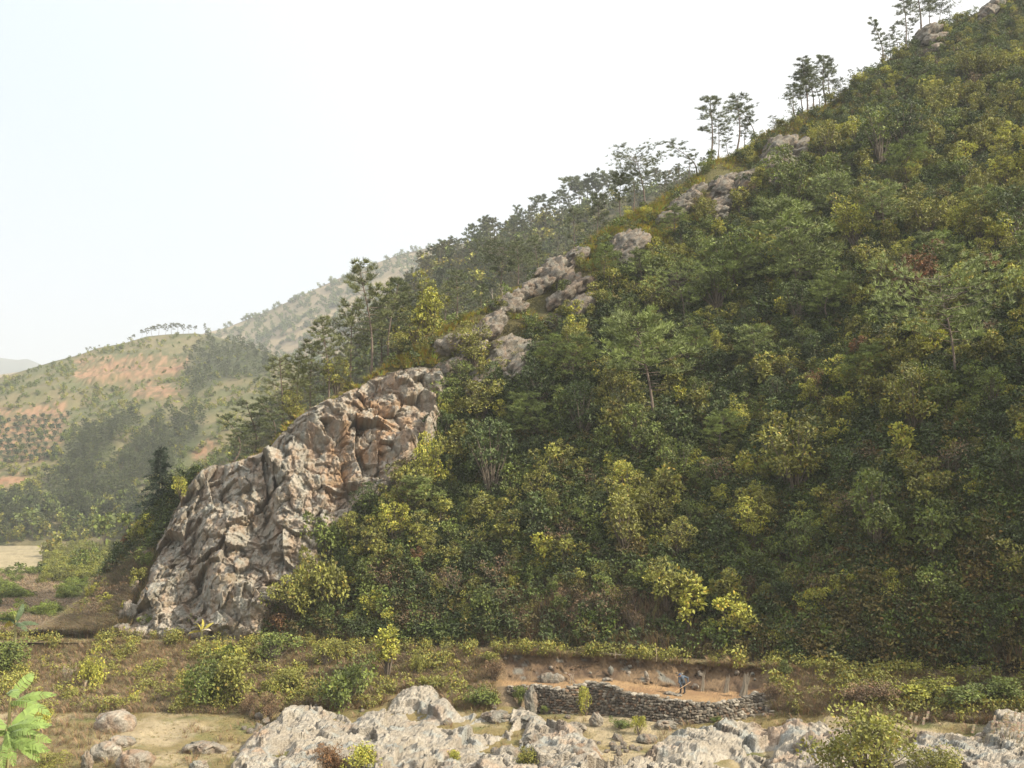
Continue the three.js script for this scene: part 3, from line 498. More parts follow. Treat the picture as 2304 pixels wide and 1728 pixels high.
function fir(seed, H = 6, W = 2) {
  const R = rng(seed), crown = new Bag(), wood = new Bag(); wood.tube([V(0, -0.5, 0), V(0, H, 0)], [0.09, 0.02], 6, [0.1, 0.08, 0.06]);
  for (let k = 0; k < 15; k++) { const t = 0.08 + 0.9 * k / 15, n = 7; for (let b = 0; b < n; b++) {
    const a = b / n * 6.28 + k * 0.7 + R() * 0.9, L = W * (1 - t) ** 0.8 * (0.35 + 0.9 * R()) + 0.15, y0 = t * H + (R() - 0.5) * 0.4, c = Math.cos(a), s = Math.sin(a);
    for (let q = 0; q < 6; q++) { const w = (q + 1) / 6; tuft(crown, R, c * L * w, y0 + L * (0.25 * w - 0.32 * w * w), s * L * w, c * 0.8, 0.15, s * 0.8, 9, 0.42, 0.075, 0.6 + 0.8 * R()); }
  } }
  return { wood: wood.geo(), crown: crown.geo() };
}
function treeThing(g, mat, woodName = 'trunk', crownName = 'crown') { const t = new THREE.Group(); mesh(woodName, g.wood, M.bark, t); mesh(crownName, g.crown, leafMats[mat], t); return t; }
function bladeTuft(seed, n, h, spread, wid, bend, tones) {
  const R = rng(seed), b = new Bag(), side = V(), d = V();
  for (let i = 0; i < n; i++) {
    const a = R() * 6.283, r = Math.sqrt(R()) * spread * 0.4, L = h * (0.55 + 0.6 * R()), lean = spread * (0.3 + 0.9 * R()), c = tones[Math.floor(R() * tones.length)].map((x) => x * (0.75 + 0.5 * R())), w = wid * (0.7 + 0.6 * R());
    const x0 = Math.cos(a) * r, z0 = Math.sin(a) * r, sx = -Math.sin(a + 0.5) * w / 2, sz = Math.cos(a + 0.5) * w / 2; let p0 = null;
    for (let k = 0; k <= 3; k++) { const t = k / 3, x = x0 + Math.cos(a) * lean * t * t, z = z0 + Math.sin(a) * lean * t * t, y = L * (t - bend * t * t * t) - 0.08, q = 1 - t * 0.92; const l = [b.v(x + sx * q, y, z + sz * q, c), b.v(x - sx * q, y, z - sz * q, c)]; if (p0) { b.f(p0[0], p0[1], l[1]); b.f(p0[0], l[1], l[0]); } p0 = l; }
  }
  return b.geo();
}
function scatter(name, geo, mat, items, label, cat) { // ground cover nobody could count: items [point, size, turn, tint]
  if (!items.length) return null;
  const m = shade(new THREE.InstancedMesh(geo, mat, items.length)), o = new THREE.Object3D(), c = new THREE.Color();
  items.forEach(([p, s, turn, t], k) => { o.position.copy(p); o.rotation.set(0, turn, 0); o.scale.setScalar(s); o.updateMatrix(); m.setMatrixAt(k, o.matrix); m.setColorAt(k, c.setRGB(t[0], t[1], t[2])); });
  m.name = numbered(name); scene.add(m); return tag(m, label, cat, null, 'stuff');
}

// ---------------------------------------------------------------- hillside cover
const shrubG = [0, 1, 2, 3].map((k) => broadleaf(200 + k, { H: 2.3 + 0.25 * k, W: 1.35 - 0.1 * k, clumps: 24, leaves: 64, len: 0.20, wid: 0.115, rad: 0.38 }));
const sprigG = [0, 1].map((k) => broadleaf(230 + k, { H: 3.2, W: 1.0, clumps: 24, leaves: 40, len: 0.27, wid: 0.15, rad: 0.34, upright: 0.6 }));
const treeG = [0, 1, 2].map((k) => broadleaf(260 + k, { H: 5.2, W: 1.7, low: 0.3, clumps: 42, leaves: 70, len: 0.235, wid: 0.13, rad: 0.50, trunk: 0.1 }));
const twigG = [0, 1].map((k) => broadleaf(290 + k, { H: 2.0, W: 1.2, clumps: 26, leaves: 26, len: 0.17, wid: 0.05, rad: 0.45 }));
const WORDS = { dark: 'dark green', mid: 'mid green', olive: 'olive green', lime: 'yellow-green', brown: 'brown', russet: 'russet', blue: 'bluish green' };
const LANDMARKS = [[1451, 440, 'the umbrella pine on the ridge'], [1630, 370, 'the ridge outcrop under the pines'], [1770, 360, 'the bare grey ridge slab'], [2090, 100, 'the outcrop under the highest pine'], [2220, 60, 'the top right outcrop'], [1255, 660, 'the leaning stack of grey slabs'], [1080, 790, 'the rust-stained outcrop'],
  [1450, 830, 'the tall bare-trunked pine'], [1408, 945, 'the thin bare-stemmed pine'], [1510, 650, 'the wide level-branched pine'], [1775, 560, 'the big rounded pine'], [2140, 740, 'the spreading dark pine'], [2062, 590, 'the small dense pine'], [975, 1050, 'the bright tree against the cliff'], [940, 1150, 'the low wide pine'], [1440, 600, 'the pine below the ridge scar'], [1845, 890, 'the half-bare russet tree'],
  [1790, 420, 'the pale feathery sapling'], [1930, 260, 'the last upper ridge pine'], [620, 1420, 'the cliff foot'], [800, 1260, 'the lower right cliff edge'], [1330, 1440, 'the fallen rail by the path'], [1476, 1440, 'the stick beside the path'], [1600, 1460, 'the leaning brushwood bundles'], [1765, 1480, 'the sapling at the terrace end'], [2075, 1500, 'the yellow-green bank bush'], [2196, 1490, 'the single whitish rock'], [1087, 1440, 'the bush left of the wall'], [880, 1440, 'the leaning path tree'], [2280, 1000, 'the right photo edge'], [2290, 400, 'the upper right photo edge'], [1950, 1080, 'the dark lower right slope'], [1150, 900, 'the cliff\'s upper right corner'], [1650, 1150, 'the sunlit lower middle slope'], [1300, 1150, 'the brown thicket in mid slope'], [1960, 460, 'the dense upper right canopy']];
function zone(px, py) {
  let best = null, bd = 1e9; for (const l of LANDMARKS) { const d = Math.hypot(px - l[0], py - l[1]); if (d < bd) { bd = d; best = l; } }
  const dx = px - best[0], dy = py - best[1], near = bd < 50 ? 'just' : bd < 95 ? 'a little' : 'well', a = Math.round((Math.atan2(-dy, dx) / Math.PI * 4 + 8)) % 8;
  return `${near} ${['right of', 'up right of', 'above', 'up left of', 'left of', 'down left of', 'below', 'down right of'][a]} ${best[2]}`;
}
{
  const R = rng(4242), pts = [], cell = new Map(), key = (p) => `${Math.floor(p.x / 3)},${Math.floor(p.y / 3)}`;
  for (let tries = 0; tries < 19000; tries++) {
    const px = R() < 0.06 ? 110 + R() * 450 : 560 + R() * 1900, v = R(), py = mix(basePy(px), crestPy(px), v), D = lin(BASE, px, 2) + v * (lin(CREST, px, 2) - lin(BASE, px, 2));
    if ((px > 560 && R() > (D / 175) ** 2 * 1.2) || cliffD(px, py) > -6 || (rockyD(px, py) > -4 && R() < 0.78) || py > basePy(px) - 26 - 75 * R() * sstep(1000, 1250, px)) continue;
    const dry = sstep(1180, 1380, py), shady = sstep(1600, 1850, px) * dry;
    const p = hillAt(px, v), n = fbm(p.x / 10, p.y / 10, p.z / 10 + 5, 3);
    if (R() < 0.30 * dry + 0.18 * shady - n * 0.9 * dry) continue;
    const top = v > 0.9; if (v > 0.84 && px > 780 && px < 1580 && R() < 0.88) continue; let size = (0.5 + 1.0 * R() ** 1.7) * (top ? 0.6 : 1), type = R();
    let kind = type < 0.46 - 0.22 * dry ? 'shrub' : type < 0.61 - 0.24 * dry ? 'sprig' : type < 0.80 - 0.26 * dry ? 'tree' : 'twig'; if (shady > 0.5) { size *= 0.8; if (R() < 0.3) kind = 'twig'; }
    if (kind === 'tree' && (top || dry > 0.5)) kind = 'shrub'; if (kind === 'twig' && dry < 0.2 && R() < 0.6) kind = 'shrub';
    const r = size * (kind === 'tree' ? 1.75 : 1.15) * (px < 560 ? 0.7 : 1), kk = key(p); let ok = true;
    for (let a = -1; a <= 1 && ok; a++) for (let b = -1; b <= 1 && ok; b++) for (const q of cell.get(`${Math.floor(p.x / 3) + a},${Math.floor(p.y / 3) + b}`) || []) if (q.p.distanceTo(p) < 0.62 * (q.r + r)) { ok = false; break; }
    if (!ok) continue;
    const m = R() + n * 0.9; let tint;
    if (px < 560) { kind = R() < 0.55 ? 'twig' : kind === 'tree' ? 'shrub' : kind; size *= 0.75; }
    if (kind === 'twig') tint = R() < 0.62 ? 'brown' : R() < 0.7 ? 'olive' : 'lime';
    else tint = m < 0.20 ? 'dark' : m < 0.42 ? 'mid' : m < 0.74 ? 'olive' : m < 0.97 ? 'lime' : R() < 0.15 ? 'russet' : 'olive';
    const it = { p, r, size, kind, tint, px, py, turn: R() * 6.28, idx: Math.floor(R() * 12), vis: px < 2330 && py > -40 ? size * (kind === 'tree' ? 1.6 : 1) / D : 0 };
    if (!cell.has(kk)) cell.set(kk, []); cell.get(kk).push(it); pts.push(it);
  }
  const G = { shrub: shrubG, sprig: sprigG, tree: treeG, twig: twigG }, CAT = { shrub: 'shrub', sprig: 'sapling', tree: 'tree', twig: 'dry bush' }, NM = { shrub: 'shrub', sprig: 'sapling', tree: 'broadleaf_tree', twig: 'dry_bush' }, DESC = { shrub: 'shrub', sprig: 'sapling', tree: 'bushy tree', twig: 'twiggy bush' };
  const protos = new Map(), rest = new Map();
  for (const kind of Object.keys(G)) {
    const list = pts.filter((q) => q.kind === kind && q.vis > 0).sort((a, b) => b.vis - a.vis), most = kind === 'shrub' ? 280 : 130;
    list.slice(0, most).forEach((q) => {
      const g = G[kind][q.idx % G[kind].length], k = `${kind}${q.idx % G[kind].length}${q.tint}`; if (!protos.has(k)) protos.set(k, treeThing(g, q.tint, kind === 'tree' ? 'trunk' : 'stem', kind === 'tree' ? 'crown' : 'foliage'));
      place(protos.get(k), NM[kind], `${WORDS[q.tint]} ${DESC[kind]} ${zone(q.px, q.py)}`, CAT[kind], q.p, q.turn, q.size, `${WORDS[q.tint]} ${CAT[kind]} group ${zone(q.px, q.py)}`);
    });
    for (const q of pts.filter((q) => q.kind === kind && (q.vis === 0 || list.indexOf(q) >= most))) { const k = `${kind}${q.idx % G[kind].length}${q.tint}`; if (!rest.has(k)) rest.set(k, [G[kind][q.idx % G[kind].length], q.tint, []]); rest.get(k)[2].push([q.p, q.size, q.turn, [1, 1, 1]]); }
  }
  for (let k = 0; k < 260; k++) { const x = 52 + R() * 28, z = -108 + R() * 60; const g = treeG[k % 3], kk = `side${k % 3}`; if (!rest.has(kk)) rest.set(kk, [g, 'olive', []]); rest.get(kk)[2].push([sideAt(x, z), 0.6 + 0.6 * R(), R() * 6, [1, 1, 1]]); }  // trees on the added spur out of view
  const cover = new THREE.Group(); cover.name = 'shrub_cover'; scene.add(cover); tag(cover, 'smaller shrubs and saplings filling in the green cover of the near hillside', 'shrubs', null, 'stuff');
  for (const [g, tint, items] of rest.values()) { const m = scatter('foliage_mass', g.crown, leafMats[tint], items, 'small shrubs', null); scene.remove(m); m.userData = {}; m.name = 'foliage'; cover.add(m); }
  console.log('hillside plants', pts.length);

  // low undergrowth, dry grass and ferns between them
  const under = broadleaf(310, { H: 0.9, W: 0.6, clumps: 6, leaves: 26, len: 0.17, wid: 0.085, rad: 0.32 }).crown, dryTuft = bladeTuft(320, 26, 0.9, 0.7, 0.035, 0.35, [[0.30, 0.21, 0.10], [0.24, 0.16, 0.08], [0.20, 0.13, 0.07], [0.17, 0.16, 0.06]]), fern = bladeTuft(330, 34, 0.65, 0.8, 0.06, 0.5, [[1, 1, 1], [0.8, 0.85, 0.7], [1.1, 0.95, 0.7]]);
  const U = [], T = [], Fn = [];
  for (let k = 0; k < 75000; k++) {
    const px = k % 8 === 0 ? 90 + R() * 400 : 120 + R() * 2340, v = R(), D = lin(BASE, px, 2) + v * (lin(CREST, px, 2) - lin(BASE, px, 2)); if (px > 430 && R() > (D / 175) ** 2 * 1.2) continue;
    const py = mix(basePy(px), crestPy(px), v), rd = rockyD(px, py); if (rd > 6 || (rd > -4 && R() < 0.6)) continue;
    const p = hillAt(px, v), n = fbm(p.x / 7, p.y / 7, p.z / 7 + 9, 3), dry = sstep(1150, 1350, py), crest = sstep(0.82, 0.92, v) * sstep(480, 700, px) * sstep(2050, 1800, px), t = 0.7 + 0.6 * R(), left = sstep(420, 300, px);
    if (R() < crest * 0.9) Fn.push([p, 0.9 + 0.8 * R(), R() * 6.28, [t, t * (0.9 + 0.15 * R()), t]]);
    else if (R() < 0.16 + 0.52 * dry + n * 0.7 + 0.55 * left - 0.35 * sstep(1700, 1900, px) * dry) T.push([p, 0.8 + 0.9 * R(), R() * 6.28, [t, t, t]]);
    else U.push([p, 0.8 + 1.0 * R(), R() * 6.28, R() < 0.25 ? [2.0 * t, 1.9 * t, 1.4 * t] : R() < 0.15 + 0.5 * sstep(1500, 1900, px) * dry ? [2.6 * t, 1.45 * t, 1.7 * t] : [t * 1.1, t * 1.1, t]]);
  }
  for (let k = 0; k < 2600; k++) { const px = 520 + R() * 1400, v = 1 + R() * 0.12; Fn.push([hillAt(px, v), 0.8 + 0.7 * R(), R() * 6.28, [1, 0.95, 0.9]]); }
  scatter('undergrowth', under, leafMats.dark, U, 'low green undergrowth covering the ground of the near hillside', 'undergrowth');
  scatter('dry_grass', dryTuft, M.grass, T, 'dry brown grass showing between the shrubs of the near hillside', 'grass');
  scatter('fern_cover', fern, leafMats.fern, Fn, 'yellow-green ferns and grass along the ridge line', 'ferns');
}

// ---------------------------------------------------------------- pines and named trees
const heightTo = (p, topPy) => kOf(topPy) * -p.z + EYE - p.y;
const PINE = {
  tall: [treeThing(pine(401, { lean: 0.03, curve: 0.02, from: 0.42, spread: 1.7 }), 'pine'), 9], tall2: [treeThing(pine(402, { lean: -0.05, curve: 0.03, from: 0.36, spread: 1.6, branches: 30 }), 'pine'), 9],
  umbrella: [treeThing(pine(403, { lean: -0.10, curve: 0.02, from: 0.62, spread: 2.9, flat: 1, branches: 34, tufts: 13 }), 'pine'), 9], curved: [treeThing(pine(404, { lean: -0.32, curve: 0.09, from: 0.5, spread: 1.9, branches: 18 }), 'pine'), 9],
  small: [treeThing(pine(405, { lean: 0.02, from: 0.22, spread: 1.7, branches: 24 }), 'pine'), 9], slim: [treeThing(pine(406, { lean: -0.12, curve: 0.04, from: 0.18, spread: 1.1, branches: 28 }), 'pine'), 9],
  full: [treeThing(pine(407, { lean: 0.04, from: 0.30, spread: 2.5, branches: 46, tufts: 11, nTuft: 12, len: 0.5, wid: 0.075 }), 'pineolive'), 9], full2: [treeThing(pine(408, { lean: -0.05, curve: 0.03, from: 0.38, spread: 2.7, branches: 42, tufts: 11, nTuft: 12, len: 0.5, wid: 0.075 }), 'pineolive'), 9],
  wide: [treeThing(pine(409, { lean: -0.08, curve: 0.03, from: 0.42, spread: 4.0, flat: 1, branches: 40, tufts: 12, nTuft: 12, len: 0.5, wid: 0.075 }), 'pineolive'), 9], long: [treeThing(pine(410, { lean: -0.10, curve: 0.02, from: 0.50, spread: 2.4, branches: 44, tufts: 10, nTuft: 12, len: 0.48, wid: 0.07, dead: 12 }), 'pineolive'), 9],
  mid: [treeThing(pine(420, { lean: 0.03, curve: 0.02, from: 0.30, spread: 2.0, branches: 34, tufts: 9 }), 'pineback'), 9], mid2: [treeThing(pine(421, { lean: -0.07, curve: 0.03, from: 0.40, spread: 1.8, branches: 30, tufts: 8 }), 'pineback'), 9],
  tall3: [treeThing(pine(422, { lean: 0.06, curve: 0.03, from: 0.50, spread: 1.9, branches: 26 }), 'pine'), 9], tall4: [treeThing(pine(423, { lean: -0.12, curve: 0.05, from: 0.30, spread: 1.5, branches: 34 }), 'pine'), 9], wisp: [treeThing(pine(424, { lean: 0.10, curve: 0.04, from: 0.35, spread: 1.4, branches: 22, tufts: 8 }), 'pine'), 9],
  half: [treeThing(pine(411, { lean: -0.14, curve: 0.03, from: 0.6, spread: 2.2, branches: 12, dead: 12, thick: 0.8 }), 'pine'), 9],
};
function addPine(kind, p, topPy, label, turn = 0, wide = 1, group, name = 'pine_tree', cat = 'pine tree') { const [proto, h] = PINE[kind], H = heightTo(p, topPy) / h; return place(proto, name, label, cat, p, turn, V(H * wide, H, H * wide), group); }
const ridge = (px, back = 0) => hillAt(px, 1 + back / 70);
const PI = Math.PI;
for (const [kind, px, top, label, turn, wide] of [
  ['umbrella', 1451, 350, 'lone umbrella pine with flat dark crown on the ridge left of the pine group', 0.3, 1.15],
  ['curved', 1567, 318, 'short pine leaning out to the left over the ridge outcrop', 0, 1.5], ['tall', 1599, 219, 'tall straight pine, left one of the two tallest above the ridge outcrop', 0.4, 1.0], ['small', 1641, 289, 'small thin pine between the two tall pines above the ridge outcrop', 2, 0.9],
  ['tall3', 1656, 219, 'tall straight pine, right one of the two tallest above the ridge outcrop', 0.2, 1.1], ['curved', 1698, 240, 'bent pine with an S-shaped trunk on the open ridge', 0.3, 1.0], ['small', 1740, 262, 'stunted little pine bush on the ridge right of the bent pine', 1, 1.8],
  ['small', 1778, 212, 'small pine with a flat crown, leftmost of the upper ridge group', 0.4, 1.0], ['tall', 1808, 160, 'wispy pine, second from the left in the upper ridge group', 2.4, 1.0], ['tall4', 1817, 140, 'double-crowned pine in the middle of the upper ridge group', 1, 1.1], ['curved', 1844, 158, 'pine with a crooked trunk in the upper ridge group', 0.2, 0.7], ['tall', 1859, 127, 'tallest straight pine of the upper ridge group', 3.4, 1.2],
  ['small', 1878, 180, 'bushy low pine right of the tallest pine of the upper ridge group', 0, 1.2], ['small', 1915, 158, 'thin pine at the right end of the upper ridge group', 1.4, 1.1], ['small', 1945, 150, 'little pine on the slope edge right of the upper ridge group', 2.4, 1.0],
  ['slim', 1987, 44, 'slim pine with crown tufts down its whole trunk below the top group', 0, 1.0], ['small', 2003, 80, 'low ragged pine leaning on the slope below the top group', 1, 1.1], ['tall', 2037, -8, 'long-trunked pine at the left of the highest group', 0.2, 0.9], ['small', 2051, 44, 'shorter bushy pine between the two trunks of the highest group', 2, 0.9], ['tall2', 2072, -60, 'highest pine whose crown passes the top edge of the photo', 0.4, 1.0], ['wisp', 1615, 268, 'wispy thin pine just right of the left tall ridge pine', 1, 1.0], ['tall4', 1676, 268, 'low bushy pine between the right tall pine and the bent pine', 2, 1.0], ['wisp', 1545, 345, 'small ragged pine left of the leaning one', 0.5, 1.2], ['tall3', 1790, 190, 'forked-looking pine beside the flat-crowned one of the upper ridge group', 2, 1.0], ['tall4', 1830, 152, 'dense middle pine of the upper ridge group', 0.6, 1.1], ['wisp', 1870, 150, 'wispy pine close to the tallest of the upper ridge group', 4, 1.2], ['tall3', 1893, 175, 'rounded pine sloping right in the upper ridge group', 1.7, 1.2], ['wisp', 1925, 165, 'ragged small pine near the right end of the upper ridge group', 3, 1.1],
  ['tall4', 2020, 62, 'bushy pine left of the long-trunked pine of the highest group', 0.4, 1.0], ['tall3', 2092, -10, 'tall dark pine cut by the top edge right of the highest pine', 1, 1.0], ['wisp', 2140, 20, 'thin pine at the right end of the highest group', 2, 1.0], ['tall3', 1425, 390, 'small round pine left of the umbrella pine trunk', 1, 1.0], ['wisp', 1500, 385, 'thin little pine on the ridge right of the umbrella pine', 2, 1.2], ['tall4', 1530, 372, 'low dark pine on the ridge before the leaning one', 1, 1.1],
  ['umbrella', 2114, 11, 'broad dark-crowned pine at the right of the highest group', 2, 1.3],
]) addPine(kind, ridge(px), top, label, turn, wide * 1.35);
for (const [kind, px, back, top, label, turn, wide] of [ // on the shoulder behind the ridge line
  ['mid2', 834, 2, 599, 'tall thin pine behind the cliff top with a long bare trunk', 0.2, 1.15], ['tall2', 876, 3, 631, 'leaning pine behind the cliff top right of the tall thin one', PI, 1.25], ['mid', 955, 5, 631, 'full green pine behind the grassy ridge strip', 0.5, 1.0], ['tall', 1024, 3, 610, 'slender pine with reddish bark beside the grassy ridge strip', 0.6, 1.3], ['tall', 1085, 4, 640, 'reddish thin pine on the grassy ridge strip', 2.6, 1.2],
  ['mid2', 738, 3, 723, 'bushy conical pine behind the middle of the cliff', 0.7, 1.1], ['mid', 700, 6, 770, 'shaded pine behind the bushy conical pine at the cliff', 2.2, 1.3], ['mid2', 634, 3, 808, 'dark wide pine standing behind the shoulder of the cliff', 1.4, 1.35], ['mid', 672, 4, 812, 'olive pine between the dark wide pine and the bushy conical pine', 2.9, 1.2], ['small', 596, 1, 894, 'round pale pine on the left shoulder of the cliff', 0.2, 1.7], ['small', 560, 3, 905, 'low spreading pine left of the round pale pine', 1.2, 1.8], ['small', 517, 0, 934, 'small round-crowned pine with bare trunk at the cliff edge', 0.3, 1.75],
  ['mid', 790, 8, 690, 'green pine behind the tall thin pine at the cliff top', 2, 1.2], ['mid2', 915, 7, 660, 'pine half hidden behind the leaning pine', 1, 1.1], ['tall', 1162, 3, 545, 'round-topped reddish pine standing behind the grassy ridge line', 0.5, 1.3], ['tall2', 1209, 3, 535, 'pair-stemmed thin pine behind the leaning slabs', 0.4, 1.2], ['umbrella', 1125, 8, 560, 'flat-topped green pine behind the grassy ridge strip', 2, 1.0], ['tall', 1290, 5, 470, 'pale brownish pine on the ridge left of the umbrella pine', 1, 1.2], ['tall2', 1345, 5, 440, 'brown-tinged pine with thin stems on the ridge left of the umbrella pine', 2, 1.2], ['tall', 1400, 4, 390, 'rounded dark pine just left of the umbrella pine', 3, 1.2], ['mid', 860, 9, 668, 'green pine in the gap behind the leaning pine', 2, 1.0], ['mid2', 1000, 9, 640, 'yellowish pine behind the slender reddish-barked pine', 4, 1.0],
]) addPine(kind, ridge(px, back), top, label, turn, wide);
for (const [px, back, top, tint, label] of [[965, 5, 620, 'lime', 'bright green broadleaf tree among the pines behind the ridge'], [927, 4, 675, 'lime', 'bright green slim broadleaf tree below the other one behind the ridge'], [660, 2, 870, 'olive', 'olive bushy tree at the back of the cliff shoulder'], [760, 3, 800, 'olive', 'low olive tree behind the cliff edge under the conical pine'], [900, 1, 745, 'olive', 'rounded olive bush on the crest above the cliff']]) {
  const p = ridge(px, back), H = heightTo(p, top); place(treeThing(treeG[px % 3], tint), 'broadleaf_tree', label, 'tree', p, px, V(H / 6.2 * (px === 900 ? 3 : 1), H / 5.8, H / 6.2), null);
}
for (const [kind, px, base, top, label, turn, wide] of [
  ['long', 1473, 991, 712, 'tall pine with a long pale bare trunk in the middle of the slope', 0.1, 1.3], ['half', 1407, 1000, 880, 'thin pale-stemmed pine with few needles in the middle of the slope', 0.2, 1.0], ['wide', 1540, 745, 612, 'wide pine with level spreading branches right of the leaning slabs', 0, 1.15], ['full', 1770, 700, 466, 'big rounded olive pine below the bare grey slab', 0.4, 1.55], ['full2', 1792, 690, 540, 'smaller pine with visible trunk against the big rounded pine', 0.6, 1.1], ['full', 1440, 665, 568, 'bushy pine below the earth scar under the ridge', 1.2, 1.5], ['wide', 2151, 885, 620, 'large spreading dark pine at the right of the slope', 0.2, 1.0], ['full', 2098, 648, 530, 'small dense pine above the large spreading pine', 0.4, 1.5],
  ['full', 940, 1205, 1078, 'low wide pine at the right edge of the cliff', 1.0, 1.75], ['full2', 1360, 660, 560, 'pine with a pointed top just right of the leaning slabs', 2, 1.3], ['full2', 1650, 700, 560, 'olive pine left of the big rounded pine', 3, 1.3], ['full', 1610, 640, 540, 'feathery pine under the ridge outcrop', 3.5, 1.4], ['full', 1300, 900, 760, 'dark shaded pine in the hollow beside the upper cliff', 2, 1.5], ['full2', 1990, 560, 420, 'tall canopy pine on the upper right slope', 1, 1.3], ['full', 1560, 860, 745, 'feathery young pine right of the tall bare-trunked pine', 2, 1.4], ['full2', 1700, 860, 740, 'pale young pine below the big rounded pine', 1, 1.4], ['full', 1880, 740, 620, 'feathery pine left of the small dense pine', 3, 1.5], ['full2', 1240, 860, 760, 'shaded pine right of the upper cliff corner', 2.4, 1.5], ['full', 1520, 560, 470, 'young pine under the ridge outcrop, left one', 1.5, 1.5], ['full2', 1880, 520, 400, 'feathery pine below the bare grey ridge slab at right', 0.5, 1.4], ['full', 2060, 420, 310, 'pale pine high on the right slope', 2.5, 1.5], ['full2', 2220, 560, 430, 'dark feathery pine near the right photo edge', 1, 1.4], ['full', 1180, 1010, 890, 'dark young pine in the shaded hollow right of the cliff', 0, 1.5], ['full2', 1620, 1040, 930, 'feathery pine in the lower centre of the slope', 3, 1.4], ['full', 1960, 900, 780, 'pine left of the spreading dark pine', 2, 1.5], ['full2', 1760, 1120, 1010, 'young pine low on the right half of the slope', 2, 1.5],
]) addPine(kind, hillPix(px, base), top, label, turn, wide);
{
  const put = (g, mat, px, base, top, w, name, label, cat, turn = 0) => { const p = hillPix(px, base), H = heightTo(p, top), s = -p.z / FOCAL * w; g.crown.computeBoundingBox(); const b = g.crown.boundingBox; return place(treeThing(g, mat), name, label, cat, p, turn, V(s / (b.max.x - b.min.x), H / b.max.y, s / (b.max.z - b.min.z)), null); };
  put(treeG[0], 'lime', 978, 1140, 968, 96, 'broadleaf_tree', 'bright green round tree standing in front of the cliff\'s right edge', 'tree');
  put(treeG[1], 'olive', 1080, 960, 850, 130, 'broadleaf_tree', 'olive bush with pale leaves at the upper right corner of the cliff', 'tree', 2);
  put(broadleaf(520, { H: 5, W: 1.2, clumps: 14, leaves: 30, len: 0.25, wid: 0.1, rad: 0.4, low: 0.55, trunk: 0.09 }), 'russet', 1836, 925, 826, 44, 'broadleaf_tree', 'thin half-bare tree with russet leaves in the centre of the slope', 'tree');
  put(sprigG[0], 'lime', 1790, 450, 385, 40, 'sapling', 'pale feathery sapling below the bare grey slab', 'sapling');
  put(treeG[2], 'lime', 1660, 1000, 880, 70, 'broadleaf_tree', 'bright yellow-green young tree in the middle of the slope', 'tree', 1);
  const fg = fir(530, 6.2, 2.0), p = P(356, 1150, 106), H = heightTo(p, 998); place(treeThing(fg, 'fir'), 'fir_tree', 'dark layered fir behind the left edge of the cliff', 'fir tree', p, 0, V(H / 6.4 * 0.95, H / 6.4, H / 6.4 * 0.95), null);
  for (const [px, back, len, tilt, label] of [[1109, 1, 2.2, -0.05, 'bare dead trunk on the grassy ridge, left one of a pair'], [1129, 1, 2.0, 0.06, 'bare dead trunk on the grassy ridge, right one of a pair']]) { const b = new Bag(); b.tube([V(0, -0.4, 0), V(tilt, len * 0.5, 0), V(tilt * 2.4, len, 0)], [0.09, 0.07, 0.04], 6, [0.36, 0.31, 0.25]); b.tube([V(tilt, len * 0.6, 0), V(tilt - 0.35, len * 0.85, 0.1)], [0.04, 0.015], 5, [0.36, 0.31, 0.25]); const m = mesh('dead_trunk', b.geo(), M.bark); m.position.copy(ridge(px, back)).sub(V(0, 0, 0)); tag(m, label, 'dead trunk'); }
}

